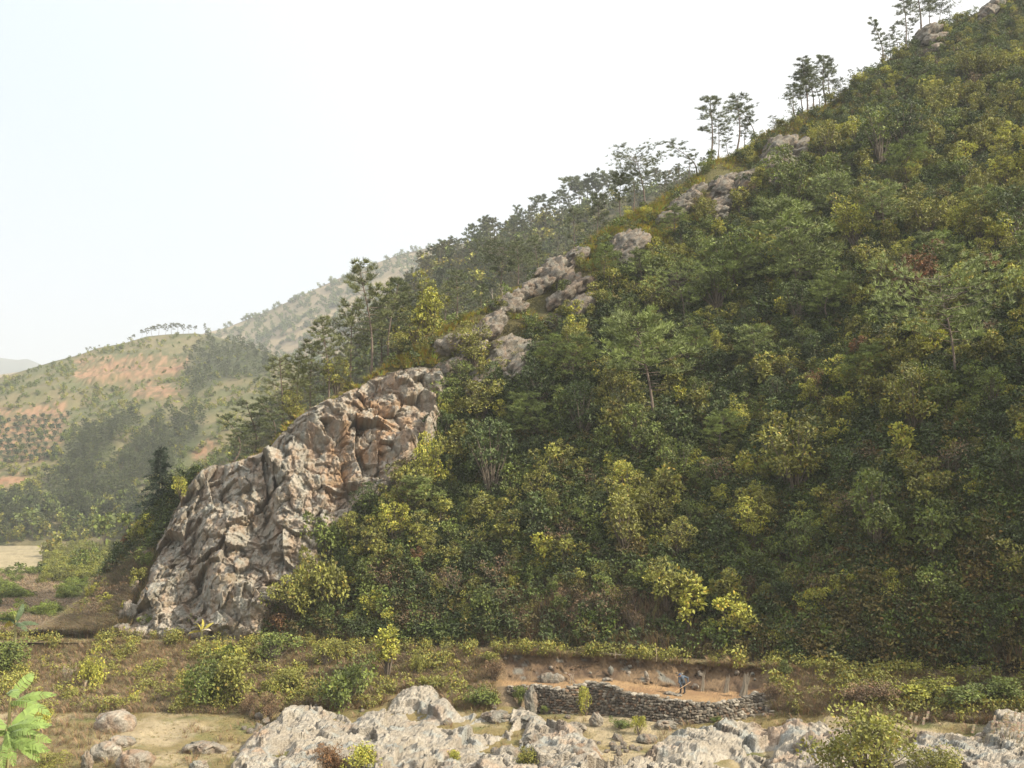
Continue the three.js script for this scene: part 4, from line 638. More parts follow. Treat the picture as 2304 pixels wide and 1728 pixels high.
// ---------------------------------------------------------------- trees of the far slopes
{
  const R = rng(909), low = (seed, o) => { const g = pine(seed, { branches: 15, tufts: 8, nTuft: 7, len: 0.8, wid: 0.24, dead: 0, ...o }); return g; };
  const farPine = [0, 1, 2].map((k) => treeThing(low(600 + k, { from: 0.35 + 0.1 * k, spread: 2.0, lean: 0.05 * (k - 1) }), 'pine'));
  const one = (g) => { const c = g.wood.attributes.color; const w = g.wood.clone(), cr = g.crown.clone(); for (let i = 0; i < c.count; i++) w.attributes.color.setXYZ(i, 0.13, 0.10, 0.08); const a = cr.attributes.color; for (let i = 0; i < a.count; i++) a.setXYZ(i, a.getX(i) * 0.095, a.getY(i) * 0.115, a.getZ(i) * 0.035); return mergeGeometries([w, cr]); };
  const bushLow = [0, 1].map((k) => broadleaf(620 + k, { H: 2.6, W: 1.5, clumps: 12, leaves: 14, len: 0.6, wid: 0.4, rad: 0.5 })), woodMass = one(low(630, { from: 0.25, spread: 2.6 })), bushMass = bushLow[0].crown;
  // second spur
  [[1100, 492, 1.3], [1136, 507, 1], [1085, 500, 1.2], [1169, 470, 1], [1194, 474, 0.7], [1216, 447, 1.2], [1238, 452, 1], [1259, 434, 1.1], [1288, 408, 1.2], [1305, 425, 1], [1325, 403, 1.2], [1342, 415, 1], [1353, 395, 1.1], [1376, 392, 1], [1386, 400, 0.9], [1420, 396, 1], [1470, 385, 1.2], [1500, 388, 1], [1520, 380, 1.1], [1017, 538, 1.1], [1040, 540, 1], [990, 545, 1.3], [968, 560, 1.2], [950, 590, 1.2], [1060, 525, 0.8], [1120, 505, 1], [1155, 490, 0.9], [1182, 480, 1], [1204, 466, 1], [1248, 448, 0.9], [1272, 436, 1], [1298, 418, 1], [1316, 414, 1], [1334, 408, 1.1], [1364, 400, 1], [1404, 398, 1], [1440, 395, 1], [1455, 398, 1], [1485, 390, 1], [1010, 548, 1], [1030, 545, 1]].forEach(([px, top, w], k) => {
    const p = spurAt(px, 1), H = Math.max(4, heightTo(p, top) * 1.15) / 9.3; place(farPine[k % 3], 'pine_tree', `hazy pine on the skyline of the second spur, ${px < 1070 ? 'at its left end' : px < 1180 ? 'in the first clump from the left' : px < 1300 ? 'in the loose row of the middle' : px < 1400 ? 'in the dense row of the right' : 'behind the umbrella pine'}`, 'pine tree', p, R() * 6, V(H * w * 1.15, H, H * w * 1.15), 'skyline pines of the second spur');
  });
  let T = []; const B = [];
  for (let k = 0; k < 4200; k++) { const px = 540 + R() * 1200, v = R(), p = spurAt(px, v), n = fbm(p.x / 20, 4, p.z / 20), t = 0.75 + 0.5 * R(); if (R() < 0.35 + n) T.push([p, 0.58 + 0.45 * R(), R() * 6, [t * (0.9 + 0.5 * R()), t, t]]); else B.push([p, 0.9 + 1.0 * R(), R() * 6, R() < 0.3 ? [t * 1.8, t * 1.4, t * 1.1] : [t, t, t]]); }
  scatter('spur_woodland', woodMass, leafMats.white, T, 'hazy pine woodland covering the second spur', 'woodland'); scatter('spur_scrub', bushMass, leafMats.mid, B, 'green and brown scrub between the pines of the second spur', 'scrub');
  // terraced hill
  [[290, 758, 1.2], [300, 752, 1], [318, 742, 1], [330, 738, 1.1], [343, 733, 1.2], [357, 730, 1.2], [372, 729, 1], [386, 727, 1.3], [400, 727, 1.2], [412, 730, 1], [425, 731, 1.1], [440, 733, 0.9], [461, 728, 0.5]].forEach(([px, top, w], k) => { const p = midAt(px, 1), H = heightTo(p, top) / 9.3; place(farPine[k % 3], 'pine_tree', px === 461 ? 'single thin tree on the skyline right of the distant pine row' : 'distant pine in the row on the rounded skyline hump at left', 'pine tree', p, R() * 6, V(H * w * 1.2, H, H * w * 1.2), px === 461 ? null : 'pine row on the far left skyline hump'); });
  const midPix = (px, py) => { let a = 0, b = 1; for (let k = 0; k < 24; k++) { const m = (a + b) / 2; if (toPx(midAt(px, m))[1] > py) a = m; else b = m; } return midAt(px, (a + b) / 2); };
  const orchard = treeThing(bushLow[1], 'blue', 'stem', 'foliage'); orchard.position.set(0, 0, 0);
  for (let row = 0; row < 8; row++) for (let c = 0; c < 9; c++) { const px = -2 + c * 19 + (row % 2) * 9 + R() * 8, py = 948 + row * 13 + R() * 4 - c * 1.5; if (px > 158 - row * 4 || px < -20) continue; place(orchard, 'orchard_tree', `dark orchard tree, ${['first', 'second', 'third', 'fourth', 'fifth', 'sixth', 'seventh', 'eighth', 'ninth'][c]} from left in the ${['top', 'second', 'third', 'fourth', 'fifth', 'sixth', 'seventh', 'lowest'][row]} row on the red terraces`, 'fruit tree', midPix(px, py), R() * 6, 0.75 + 0.32 * R(), 'orchard trees on the red terraces'); }
  T = []; const S = [];
  for (let k = 0; k < 9000; k++) { const px = -150 + R() * 900, v = 0.01 + 0.98 * R(), p = midAt(px, v), [qx, qy] = toPx(p), n = fbm(p.x / 18, 4, p.z / 18), w = polyMask(GREENWOOD, qx + 30 * n, qy + 30 * n, 12), red = polyMask(RED, qx + 15 * n, qy, 5), t = 0.75 + 0.5 * R();
    if (R() < w * 0.5) T.push([p, 0.40 + 0.38 * R(), R() * 6, [t, t, t]]); else if (R() < (0.42 + n) * (1 - red * 0.85)) S.push([p, 0.4 + 0.62 * R(), R() * 6, R() < 0.4 ? [t * 1.9, t * 1.5, t * 1.2] : [t * 1.1, t * 1.1, t]]); }
  scatter('hill_woodland', woodMass, leafMats.white, T, 'dark pine woods filling the gullies of the terraced hill', 'woodland'); scatter('hill_scrub', bushMass, leafMats.mid, S, 'green scrub dotted over the terraced hill', 'scrub');
  const F = []; for (let k = 0; k < 3200; k++) { const px = 250 + R() * 850, v = 0.35 + 0.65 * R(), p = farAt(px, v), t = 0.7 + 0.5 * R(); F.push([p, 1.1 + 1.6 * R(), R() * 6, [t, t, t]]); }
  scatter('far_scrub', bushMass, leafMats.mid, F, 'tiny scrub dots over the pale far hill', 'scrub');
  for (let k = 0; k < 5; k++) { const px = [195, 203, 223, 245, 262][k]; const p = midAt(px, 1), H = heightTo(p, [782, 780, 776, 774, 772][k]) / 9.3; place(farPine[k % 3], 'pine_tree', 'tiny dark tree on the descending skyline left of the pine row', 'tree', p, k, V(H * 1.6, H, H * 1.6), 'tiny skyline trees at left'); }
  const footTrees = [0, 1].map((k) => ['mid', 'dark', 'olive'].map((t) => treeThing(bushLow[k], t, 'trunk', 'crown')));
  for (let k = 0; k < 46; k++) { const px = -10 + k * 8 + R() * 8, py = 1222 - R() * 70 - (k % 3) * 8, z = 0.9 + 0.7 * R(); place(footTrees[k % 2][Math.floor(R() * 3)], 'broadleaf_tree', `hazy tree at the foot of the terraced hill, ${px < 60 ? 'at the left photo edge' : px < 130 ? 'behind the paddy fields' : px < 220 ? 'behind the dense round tree' : 'left of the dark fir'}`, 'tree', midPix(px, py), R() * 6, V(z, z * 1.5, z), `foot trees ${px < 60 ? 'left' : px < 130 ? 'behind fields' : px < 220 ? 'behind round tree' : 'near fir'}`); }
  // valley: single trees left of the hillside
  const VP = [[1212, 400], [1224, 338], [1236, 290], [1262, 230], [1296, 175], [1330, 142], [1365, 118], [1405, 100], [1434, 91.5]], G = (px, py, d) => P(px, py, py > 1236 ? lin(VP, py, 1) : d), near0 = [0, 1].map((k) => broadleaf(660 + k, { H: 4, W: 2.2, clumps: 34, leaves: 40, len: 0.34, wid: 0.2, rad: 0.6, low: 0.03 }));
  for (const [px, py, d, w, top, tint, label] of [[186, 1296, 150, 84, 1214, 'mid', 'dense dark green round tree left of the cliff foot'], [43, 1290, 180, 30, 1263, 'mid', 'small round bush at the edge of the paddy fields, leftmost'], [86, 1296, 160, 42, 1262, 'dark', 'small dark palm-like bush beside the paddy fields'], [110, 1300, 152, 32, 1276, 'mid', 'low green bush between the dark bush and the round tree'], [285, 1190, 160, 44, 1150, 'mid', 'green tree rising behind the brushy slope left of the cliff'], [112, 1250, 240, 60, 1192, 'olive', 'pale olive tree at the back of the paddy fields'], [70, 1185, 330, 70, 1135, 'mid', 'green tree group at the foot of the terraced hill, left'], [235, 1215, 230, 60, 1150, 'mid', 'leafy tree at the foot of the terraced hill, right'], [405, 1112, 100, 40, 1068, 'lime', 'yellow-green bush on the left rim of the cliff']]) {
    const g = d > 155 ? bushLow[px % 2] : near0[px % 2], p = G(px, py, d), s = -p.z / FOCAL; g.crown.computeBoundingBox(); const b = g.crown.boundingBox; place(treeThing(g, tint, 'trunk', 'crown'), 'broadleaf_tree', label, 'tree', p.add(V(0, -0.3, 0)), px, V(w * s / (b.max.x - b.min.x), (heightTo(p, top)) / b.max.y, w * s / (b.max.z - b.min.z)), null);
  }
  const Bv = [], Dg = [], dry = bladeTuft(640, 22, 1.0, 0.9, 0.06, 0.35, [[0.30, 0.22, 0.12], [0.24, 0.18, 0.09], [0.18, 0.16, 0.07]]), prof = [[0.03, 1434, 91.5], [0.15, 1405, 100], [0.3, 1365, 118], [0.45, 1330, 142], [0.6, 1296, 175]];
  for (let k = 0; k < 9000; k++) { const px = -80 + R() * 520, v = 0.03 + 0.57 * R(), p = P(px, lin(prof, v, 1), lin(prof, v, 2)), n = fbm(p.x / 8, 3, p.z / 8), t = 0.7 + 0.6 * R(); p.y += 0.2; if (n > 0.1 && R() < 0.4) Bv.push([p, 0.3 + 0.4 * R(), R() * 6, [t, t, t]]); else Dg.push([p, 0.7 + 0.6 * R(), R() * 6, [t, t, t]]); }
  for (let k = 0; k < 420; k++) { const px = 100 + R() * 260, py = 1232 + R() * 90, t = 0.7 + 0.6 * R(); Bv.push([P(px, py, lin(VP, py, 1)).add(V(0, -0.2, 0)), 0.5 + 0.7 * R(), R() * 6, [t * 1.2, t, t]]); }
  scatter('valley_scrub', shrubG[0].crown, leafMats.mid, Bv, 'green scrub on the slope left of the cliff foot', 'scrub'); scatter('valley_grass', dry, M.grass, Dg, 'dry tan grass on the slope left of the cliff foot', 'grass');
}

// ---------------------------------------------------------------- plants of the bank and riverbed
{
  const R = rng(1212), near = [0, 1, 2].map((k) => broadleaf(700 + k, { H: 2.4, W: 1.5, clumps: 44, leaves: 46, len: 0.20, wid: 0.12, rad: 0.40, low: 0.02, droop: 0.2 })), fine = broadleaf(710, { H: 2.4, W: 1.6, clumps: 60, leaves: 60, len: 0.14, wid: 0.085, rad: 0.42, low: 0.0 }), leany = broadleaf(712, { H: 3.2, W: 0.9, clumps: 34, leaves: 40, len: 0.2, wid: 0.13, rad: 0.34, low: 0.35, trunk: 0.09, upright: 0.3 });
  [...near, fine, leany].forEach((g) => g.crown.computeBoundingBox());
  const bush = (g, tint, px, py, w, h, label, { turn = px, at = bankAt, name = 'bush', cat = 'bush' } = {}) => { const p = at(px, py), s = -p.z / FOCAL, b = g.crown.boundingBox; return place(treeThing(g, tint, name === 'bush' ? 'stem' : 'trunk', name === 'bush' ? 'foliage' : 'crown'), name, label, cat, p, turn, V(w * s / (b.max.x - b.min.x), h * s / b.max.y, w * s / (b.max.z - b.min.z)), null); };
  bush(near[0], 'mid', 462, 1590, 130, 132, 'large green leafy bush on the bank below the yellow banana plant'); bush(near[1], 'olive', 540, 1588, 130, 118, 'olive bush joined to the right of the large green bank bush'); bush(near[2], 'lime', 520, 1500, 90, 48, 'light green bush on the path edge above the olive bank bush');
  bush(near[0], 'mid', 775, 1592, 150, 128, 'big dense green bush at the back of the pale bedrock', { turn: 2 }); bush(near[2], 'olive', 735, 1500, 90, 60, 'low olive bush at the path edge above the big dense bush'); bush(leany, 'lime', 872, 1524, 78, 116, 'leaning leafy tree beside the path', { name: 'broadleaf_tree', cat: 'tree' });
  bush(near[1], 'mid', 620, 1492, 110, 70, 'grey-green bush beside the path under the cliff foot'); bush(fine, 'brown', 606, 1618, 56, 66, 'reddish-brown dry bush left of the pale bedrock'); bush(fine, 'brown', 560, 1610, 50, 50, 'dull brown twiggy bush below the olive bank bush');
  bush(fine, 'brown', 1112, 1535, 60, 52, 'dry tan brush at the left end of the dug terrace'); bush(near[2], 'olive', 1104, 1500, 60, 34, 'olive weeds on the path edge above the left end of the terrace'); bush(fine, 'brown', 1740, 1580, 60, 44, 'dry brush at the right end of the stone wall');
  bush(near[0], 'mid', 1087, 1592, 86, 54, 'low round green bush left of the stone wall'); bush(near[1], 'lime', 1318, 1612, 38, 68, 'bright green narrow bush climbing the middle of the stone wall'); bush(near[2], 'lime', 1438, 1652, 38, 44, 'bright green bush at the foot of the wall left of the round ringed boulder'); bush(near[0], 'mid', 1400, 1640, 60, 26, 'dark low weeds along the foot of the wall');
  bush(near[2], 'mid', 1170, 1588, 44, 44, 'leafy weeds at the left end of the stone wall'); bush(near[1], 'mid', 1222, 1606, 22, 20, 'small dark green bush at the foot of the wall\'s left part'); bush(near[0], 'mid', 1332, 1474, 34, 30, 'small green bush on the path edge above the left terrace'); bush(near[1], 'lime', 1424, 1480, 24, 18, 'tiny yellow-green bush on the path beside the fallen rail'); bush(leany, 'mid', 1768, 1532, 36, 48, 'green sapling at the right end of the terrace', { name: 'sapling', cat: 'sapling' });
  bush(near[0], 'lime', 2075, 1572, 150, 58, 'yellow-green bush hanging on the bank at right'); bush(fine, 'brown', 1960, 1590, 140, 56, 'dry tan brush on the bank behind the foreground shrub'); bush(near[2], 'mid', 2180, 1600, 150, 60, 'dark shaded bush on the bank near the right edge'); bush(near[1], 'mid', 2280, 1590, 110, 70, 'dark shaded bush at the right edge of the photo'); bush(near[0], 'mid', 1610, 1626, 30, 16, 'little grass-green weed at the foot of the wall\'s right part');
  bush(fine, 'olive', 1955, 1775, 270, 190, 'large olive-green small-leaved shrub in the foreground at right'); bush(fine, 'olive', 2110, 1770, 150, 90, 'lower olive part-shaded shrub right of the large foreground shrub'); bush(fine, 'russet', 740, 1745, 90, 70, 'reddish shrub at the bottom edge in front of the bedrock'); bush(near[1], 'lime', 800, 1742, 100, 72, 'yellow-green shrub at the bottom edge beside the reddish shrub'); bush(near[2], 'lime', 1022, 1724, 48, 34, 'light green weed on the white bedrock'); bush(near[0], 'olive', 1188, 1732, 60, 56, 'olive weed between the smooth brown boulder and the pinkish block');
  bush(near[0], 'lime', 205, 1550, 66, 92, 'yellow-green bush on the dry bank at left'); bush(near[1], 'mid', 20, 1512, 110, 76, 'green bush on the bank at the left edge'); bush(near[2], 'lime', 95, 1645, 66, 50, 'yellowish weeds beside the banana leaves'); bush(fine, 'olive', 110, 1740, 90, 50, 'pale weeds in front of the banana plant'); bush(near[0], 'olive', 940, 1520, 40, 60, 'small green bush on the cut bank right of the leaning tree'); bush(near[0], 'lime', 960, 1545, 36, 26, 'bright little weed under the cut bank'); bush(near[2], 'olive', 610, 1575, 70, 50, 'low olive scrub between the two bank bushes'); bush(near[1], 'olive', 660, 1560, 90, 60, 'rounded olive scrub left of the big dense bush');
  for (const [px, py, w, h, tint, label] of [[655, 1392, 130, 110, 'olive', 'sunlit olive bush at the right side of the cliff foot'], [735, 1375, 130, 150, 'olive', 'large sunlit bush right of the cliff foot'], [820, 1400, 120, 100, 'mid', 'green bush over a dark hollow right of the cliff foot'], [640, 1425, 80, 50, 'russet', 'rusty low bush touching the cliff foot'], [735, 1250, 120, 110, 'mid', 'shaded green bush against the lower cliff edge'], [820, 1200, 110, 90, 'mid', 'shaded green bush at the cliff\'s right edge below the low wide pine'], [685, 1085, 44, 24, 'lime', 'small green bush growing from a ledge of the cliff'], [1005, 960, 40, 70, 'lime', 'green creeper bush on the upper right edge of the cliff']])
    bush(near[px % 3], tint, px, py, w, h, label, { at: hillPix });
  // dry grass, weeds
  const tan = [[0.36, 0.26, 0.13], [0.30, 0.21, 0.10], [0.25, 0.17, 0.085], [0.24, 0.21, 0.085]], tuft1 = bladeTuft(720, 26, 0.7, 0.6, 0.028, 0.35, tan), tuft2 = bladeTuft(721, 16, 0.22, 0.25, 0.025, 0.4, [[0.30, 0.23, 0.09], [0.20, 0.19, 0.06]]), weed = broadleaf(722, { H: 0.6, W: 0.45, clumps: 5, leaves: 16, len: 0.15, wid: 0.09, rad: 0.24 }).crown;
  const A = [], S = [], Wd = [];
  for (let k = 0; k < 42000; k++) {
    const px = -150 + R() * 2600, q = bankProfile(px), y0 = q[1][0] - 4, py = y0 + R() * (1728 - y0), cut = CUTX(px), p = bankAt(px, py), n = fbm(p.x / 4, p.y / 4, p.z / 4, 3), t = 0.7 + 0.6 * R(), d = -p.z;
    const onBank = py < q[4][0], terrace = cut > 0.3 && py > q[1][0] + 3 && py < q[4][0] + 2; if (terrace || bedD(px, py) > -2) continue;
    if (onBank) { if (R() < 0.04 + n * 0.45) Wd.push([p, 0.7 + 0.7 * R(), R() * 6, [t, t, t]]); else A.push([p, (0.45 + 0.85 * R() + 0.5 * n) * (py < q[1][0] + 5 ? 0.35 : 1), R() * 6, [t, t, t]]); }
    else { const sand = Math.exp(-(((px - 330) / 70) ** 2)) + Math.exp(-(((px - 1400) / 90) ** 2)); if (R() < 0.25 + 0.5 * n && sand < 0.5) { (px < 320 || R() < 0.25 ? A : S).push([p, 0.5 + 0.6 * R(), R() * 6, [t, t, t]]); } else if (R() < 0.4) S.push([p, 0.6 + 0.6 * R(), R() * 6, [t, t, t]]); }
  }
  const cp = cliffGeo.attributes.position, cn = cliffGeo.attributes.normal; for (let k = 0; k < 40000; k++) { const i = Math.floor(R() * cp.count), ny = cn.getY(i); if (cn.getX(i) === 0 && ny === 0) continue; const p = V().fromBufferAttribute(cp, i), n = fbm(p.x / 3, p.y / 3, p.z / 3, 3); if (ny > 0.55 - n * 0.5 && R() < 0.11) A.push([p.add(V(0, -0.05, 0)), 0.28 + 0.4 * R(), R() * 6, [0.95, 0.88, 0.8]]); }
  for (let k = 0; k < 2600; k++) { // ragged grass and weeds hanging over both edges of the path
    const px = -100 + R() * 2500, q = bankProfile(px), n = noise(px / 40, 2, 7) + 0.6 * noise(px / 13, 4, 1), inner = R() < 0.45, py = inner ? q[0][0] + 1 : q[1][0] + 1 + R() * 5; if (n < -0.05 || (CUTX(px) > 0.5 && R() < 0.4)) continue;
    const p = bankAt(px, py), t = 0.7 + 0.6 * R(); if (R() < 0.25) Wd.push([p, 0.6 + 0.8 * n + 0.4 * R(), R() * 6, [t, t, t]]); else A.push([p, 0.6 + 0.9 * n + 0.5 * R(), R() * 6, [t, t * 0.97, t * 0.9]]);
  }
  scatter('bank_grass', tuft1, M.grass, A, 'tall dry tan grass covering the river bank', 'grass'); scatter('short_grass', tuft2, M.grass, S, 'short dry grass of the flat beside the riverbed', 'grass'); scatter('bank_weeds', weed, leafMats.olive, Wd, 'olive weeds mixed into the dry grass of the bank', 'weeds');

  // banana plants
  const bananaLeaf = (seed, len, wid, arch, torn) => { const Q = rng(seed), b = new Bag(), n = 16, c0 = [1, 1, 1]; let prev = null; const mid = (t) => V(len * (t - 0.12 * t * t), len * (arch * t - arch * 1.35 * t * t), 0);
    for (let k = 0; k < n; k++) { const t0 = k / n, t1 = (k + (torn && Q() < torn ? 0.72 : 1)) / n; for (const sd of [-1, 1]) { const droop = 0.25 + 0.35 * Q(), tone = 0.8 + 0.4 * Q(), c = [c0[0] * tone, c0[1] * tone, c0[2] * tone], w0 = wid * Math.sin(Math.PI * Math.min(0.985, 0.10 + 0.9 * t0)) ** 0.6 / 2, w1 = wid * Math.sin(Math.PI * Math.min(0.985, 0.10 + 0.9 * t1)) ** 0.6 / 2, a = mid(t0), e = mid(t1);
      const v0 = b.v(a.x, a.y, 0, c), v1 = b.v(e.x, e.y, 0, c), v2 = b.v(e.x + 0.06 * len, e.y - w1 * droop, sd * w1, c), v3 = b.v(a.x + 0.06 * len, a.y - w0 * droop, sd * w0, c); b.f(v0, v1, v2); b.f(v0, v2, v3); } }
    b.tube([mid(0), mid(0.35), mid(0.7), mid(1)].map((p) => p.add(V(0, -0.012, 0))), [0.03, 0.02, 0.012, 0.004], 4, [1.2, 1.2, 1.3]); return b.geo(); };
  const roll = [0.75, 0.5, 1.0, 0.35, 0.9];
  const banana = (px, py, d, H, leaves, tints, label, at) => { const p = at || P(px, py, d), t = thing('banana_plant', label, 'banana plant', p), st = new Bag(); st.tube([V(0, -0.4, 0), V(0.03, H * 0.3, 0), V(0, H * 0.62, 0)], [0.13, 0.11, 0.06], 8, [0.26, 0.24, 0.10]); mesh('stem', st.geo(), M.bark, t);
    leaves.forEach(([len, wid, turn, tilt, torn, tint], k) => { const m = mesh('leaf', bananaLeaf(800 + k + px, len, wid, 0.45, torn).rotateX(roll[k % 5]), leafMats[tints[tint || 0]], t); m.position.set(0, H * (0.5 + 0.13 * (k / leaves.length)), 0); m.rotation.set(0, turn, tilt, 'YXZ'); }); return t; };
  leafMat('deadleaf', 0.62, 0.52, 0.40);
  banana(6, 1790, 50, 5.0, [[2.5, 0.55, -0.25, -0.05, 0.8], [2.3, 0.5, 0.15, 0.45, 0.7], [2.1, 0.5, -0.7, 0.0, 0.8], [2.2, 0.5, -1.2, -0.35, 0.7], [2.0, 0.5, 0.05, -0.3, 0.8], [2.1, 0.5, -0.5, 0.3, 0.8], [1.9, 0.45, 0.4, 0.6, 0.6], [2.2, 0.6, 0.9, 0.7, 0.2], [2.0, 0.6, 2.4, 0.5, 0.3], [1.8, 0.55, -0.5, -0.75, 0.7, 1], [2.2, 0.65, -1.8, 0.1, 0.4], [2.4, 0.7, -0.3, -0.45, 0.5], [2.3, 0.5, 0.3, -0.25, 0.7], [2.2, 0.5, -0.9, -0.6, 0.7], [2.0, 0.5, 0.6, 0.15, 0.6], [2.2, 0.5, -0.1, 0.15, 0.8]], ['banana', 'deadleaf'], 'large light green banana plant at the lower left corner with torn leaves');
  banana(14, 1720, 56, 6.2, [[2.5, 0.6, 0.2, 0.3, 0.4], [2.6, 0.65, -0.15, -0.15, 0.5], [2.2, 0.6, 1.2, 0.6, 0.2], [2.2, 0.6, -1.0, 0.2, 0.3]], ['banana'], 'banana plant at the left edge behind the large one');
  banana(32, 1452, 87, 3.4, [[1.9, 0.5, 0.2, 0.1, 0.2], [1.8, 0.5, 2.9, 0.4, 0.2], [2.0, 0.45, 1.3, 1.05, 0.1], [1.7, 0.5, -0.5, -0.3, 0.2], [1.5, 0.5, 2.6, -0.3, 0.1, 1], [1.6, 0.45, 3.6, 0.2, 0.1]], ['blue', 'bananayellow'], 'dark green banana plant by the path at the left edge with one yellow leaf');
  banana(453, 1448, 86.4, 1.9, [[1.3, 0.28, 0.4, 0.75, 0.3], [1.2, 0.26, 2.7, 0.9, 0.2], [1.2, 0.26, 3.0, -0.1, 0.3], [1.0, 0.24, -0.4, 0.2, 0.5, 1], [1.1, 0.26, 1.6, 1.1, 0.2], [1.1, 0.25, 2.4, 0.35, 0.2]], ['bananayellow', 'deadleaf'], 'small yellow banana plant by the path in front of the cliff');
  banana(395, 955, 0, 4.5, [[2.4, 0.7, 0.2, 0.5, 0], [2.4, 0.7, 2.9, 0.5, 0], [2.2, 0.7, 1.2, 0.6, 0], [2.2, 0.7, -0.8, 0.4, 0], [2.2, 0.7, 4, 0.5, 0]], ['lime'], 'pale banana clump among dark trees on the terraced hill', midAt(395, 0.62));
  // plume reeds
  const plume = (seed, n, H) => { const Q = rng(seed), b = new Bag(), s = new Bag(); for (let k = 0; k < n; k++) { const a = Q() * 6.28, L = H * (0.7 + 0.4 * Q()), x = Math.cos(a) * 0.45 * Q(), z = Math.sin(a) * 0.4 * Q(), tip = V(x + Math.cos(a) * 0.3 + 0.25, L, z); s.tube([V(x * 0.3, -0.1, z * 0.3), V(x, L * 0.6, z), tip], [0.012, 0.010, 0.006], 4, [0.34, 0.29, 0.15]); for (let q = 0; q < 70; q++) { const t = Q(); const c = [0.52, 0.42, 0.29].map((v) => v * (0.75 + 0.5 * Q())); b.needle(tip.x - 0.12 * t, tip.y - t * 0.42, tip.z, 0.5 + Q() * 0.6, -0.3 + (Q() - 0.3) * 0.7, (Q() - 0.5) * 0.9, 0.17, 0.035, c, Q() * 2 - 1); } } return [s.geo(), b.geo()]; };
  const reed = (px, py, n, H, label, at = bankAt) => { const t = thing('plume_reed', label, 'reed grass', at(px, py)), [a, b] = plume(px, n, H), lv = bladeTuft(px, 40, H * 0.7, H * 0.45, 0.035, 0.4, [[0.30, 0.28, 0.11], [0.34, 0.26, 0.13]]); mesh('stalk', a, M.bark, t); mesh('plume', b, M.grass, t); mesh('blade', lv, M.grass, t); return t; };
  reed(2270, 1690, 9, 2.2, 'tall tan pampas grass with drooping plumes at the right edge'); reed(2245, 1680, 6, 1.9, 'pampas grass with three short plumes left of the tallest clump'); reed(2300, 1700, 7, 1.7, 'low pampas grass cut by the right edge of the photo'); reed(2060, 1668, 4, 1.6, 'pair of feathery reed plumes right of the large foreground shrub'); reed(150, 1548, 8, 1.7, 'grey seeding reed clump on the dry bank at left', bankAt); reed(170, 1575, 3, 1.4, 'tan arching grass tussock below the seeding reeds'); reed(2075, 1400, 3, 1.8, 'pale reed plumes on the dark lower right slope', (x, y) => hillPix(x, y)); reed(2272, 1310, 5, 2.2, 'pale drooping grass tuft near the right edge of the dark slope', (x, y) => hillPix(x, y)); reed(2200, 1680, 3, 1.3, 'short reed plumes among the rocks left of the pampas grass');
}

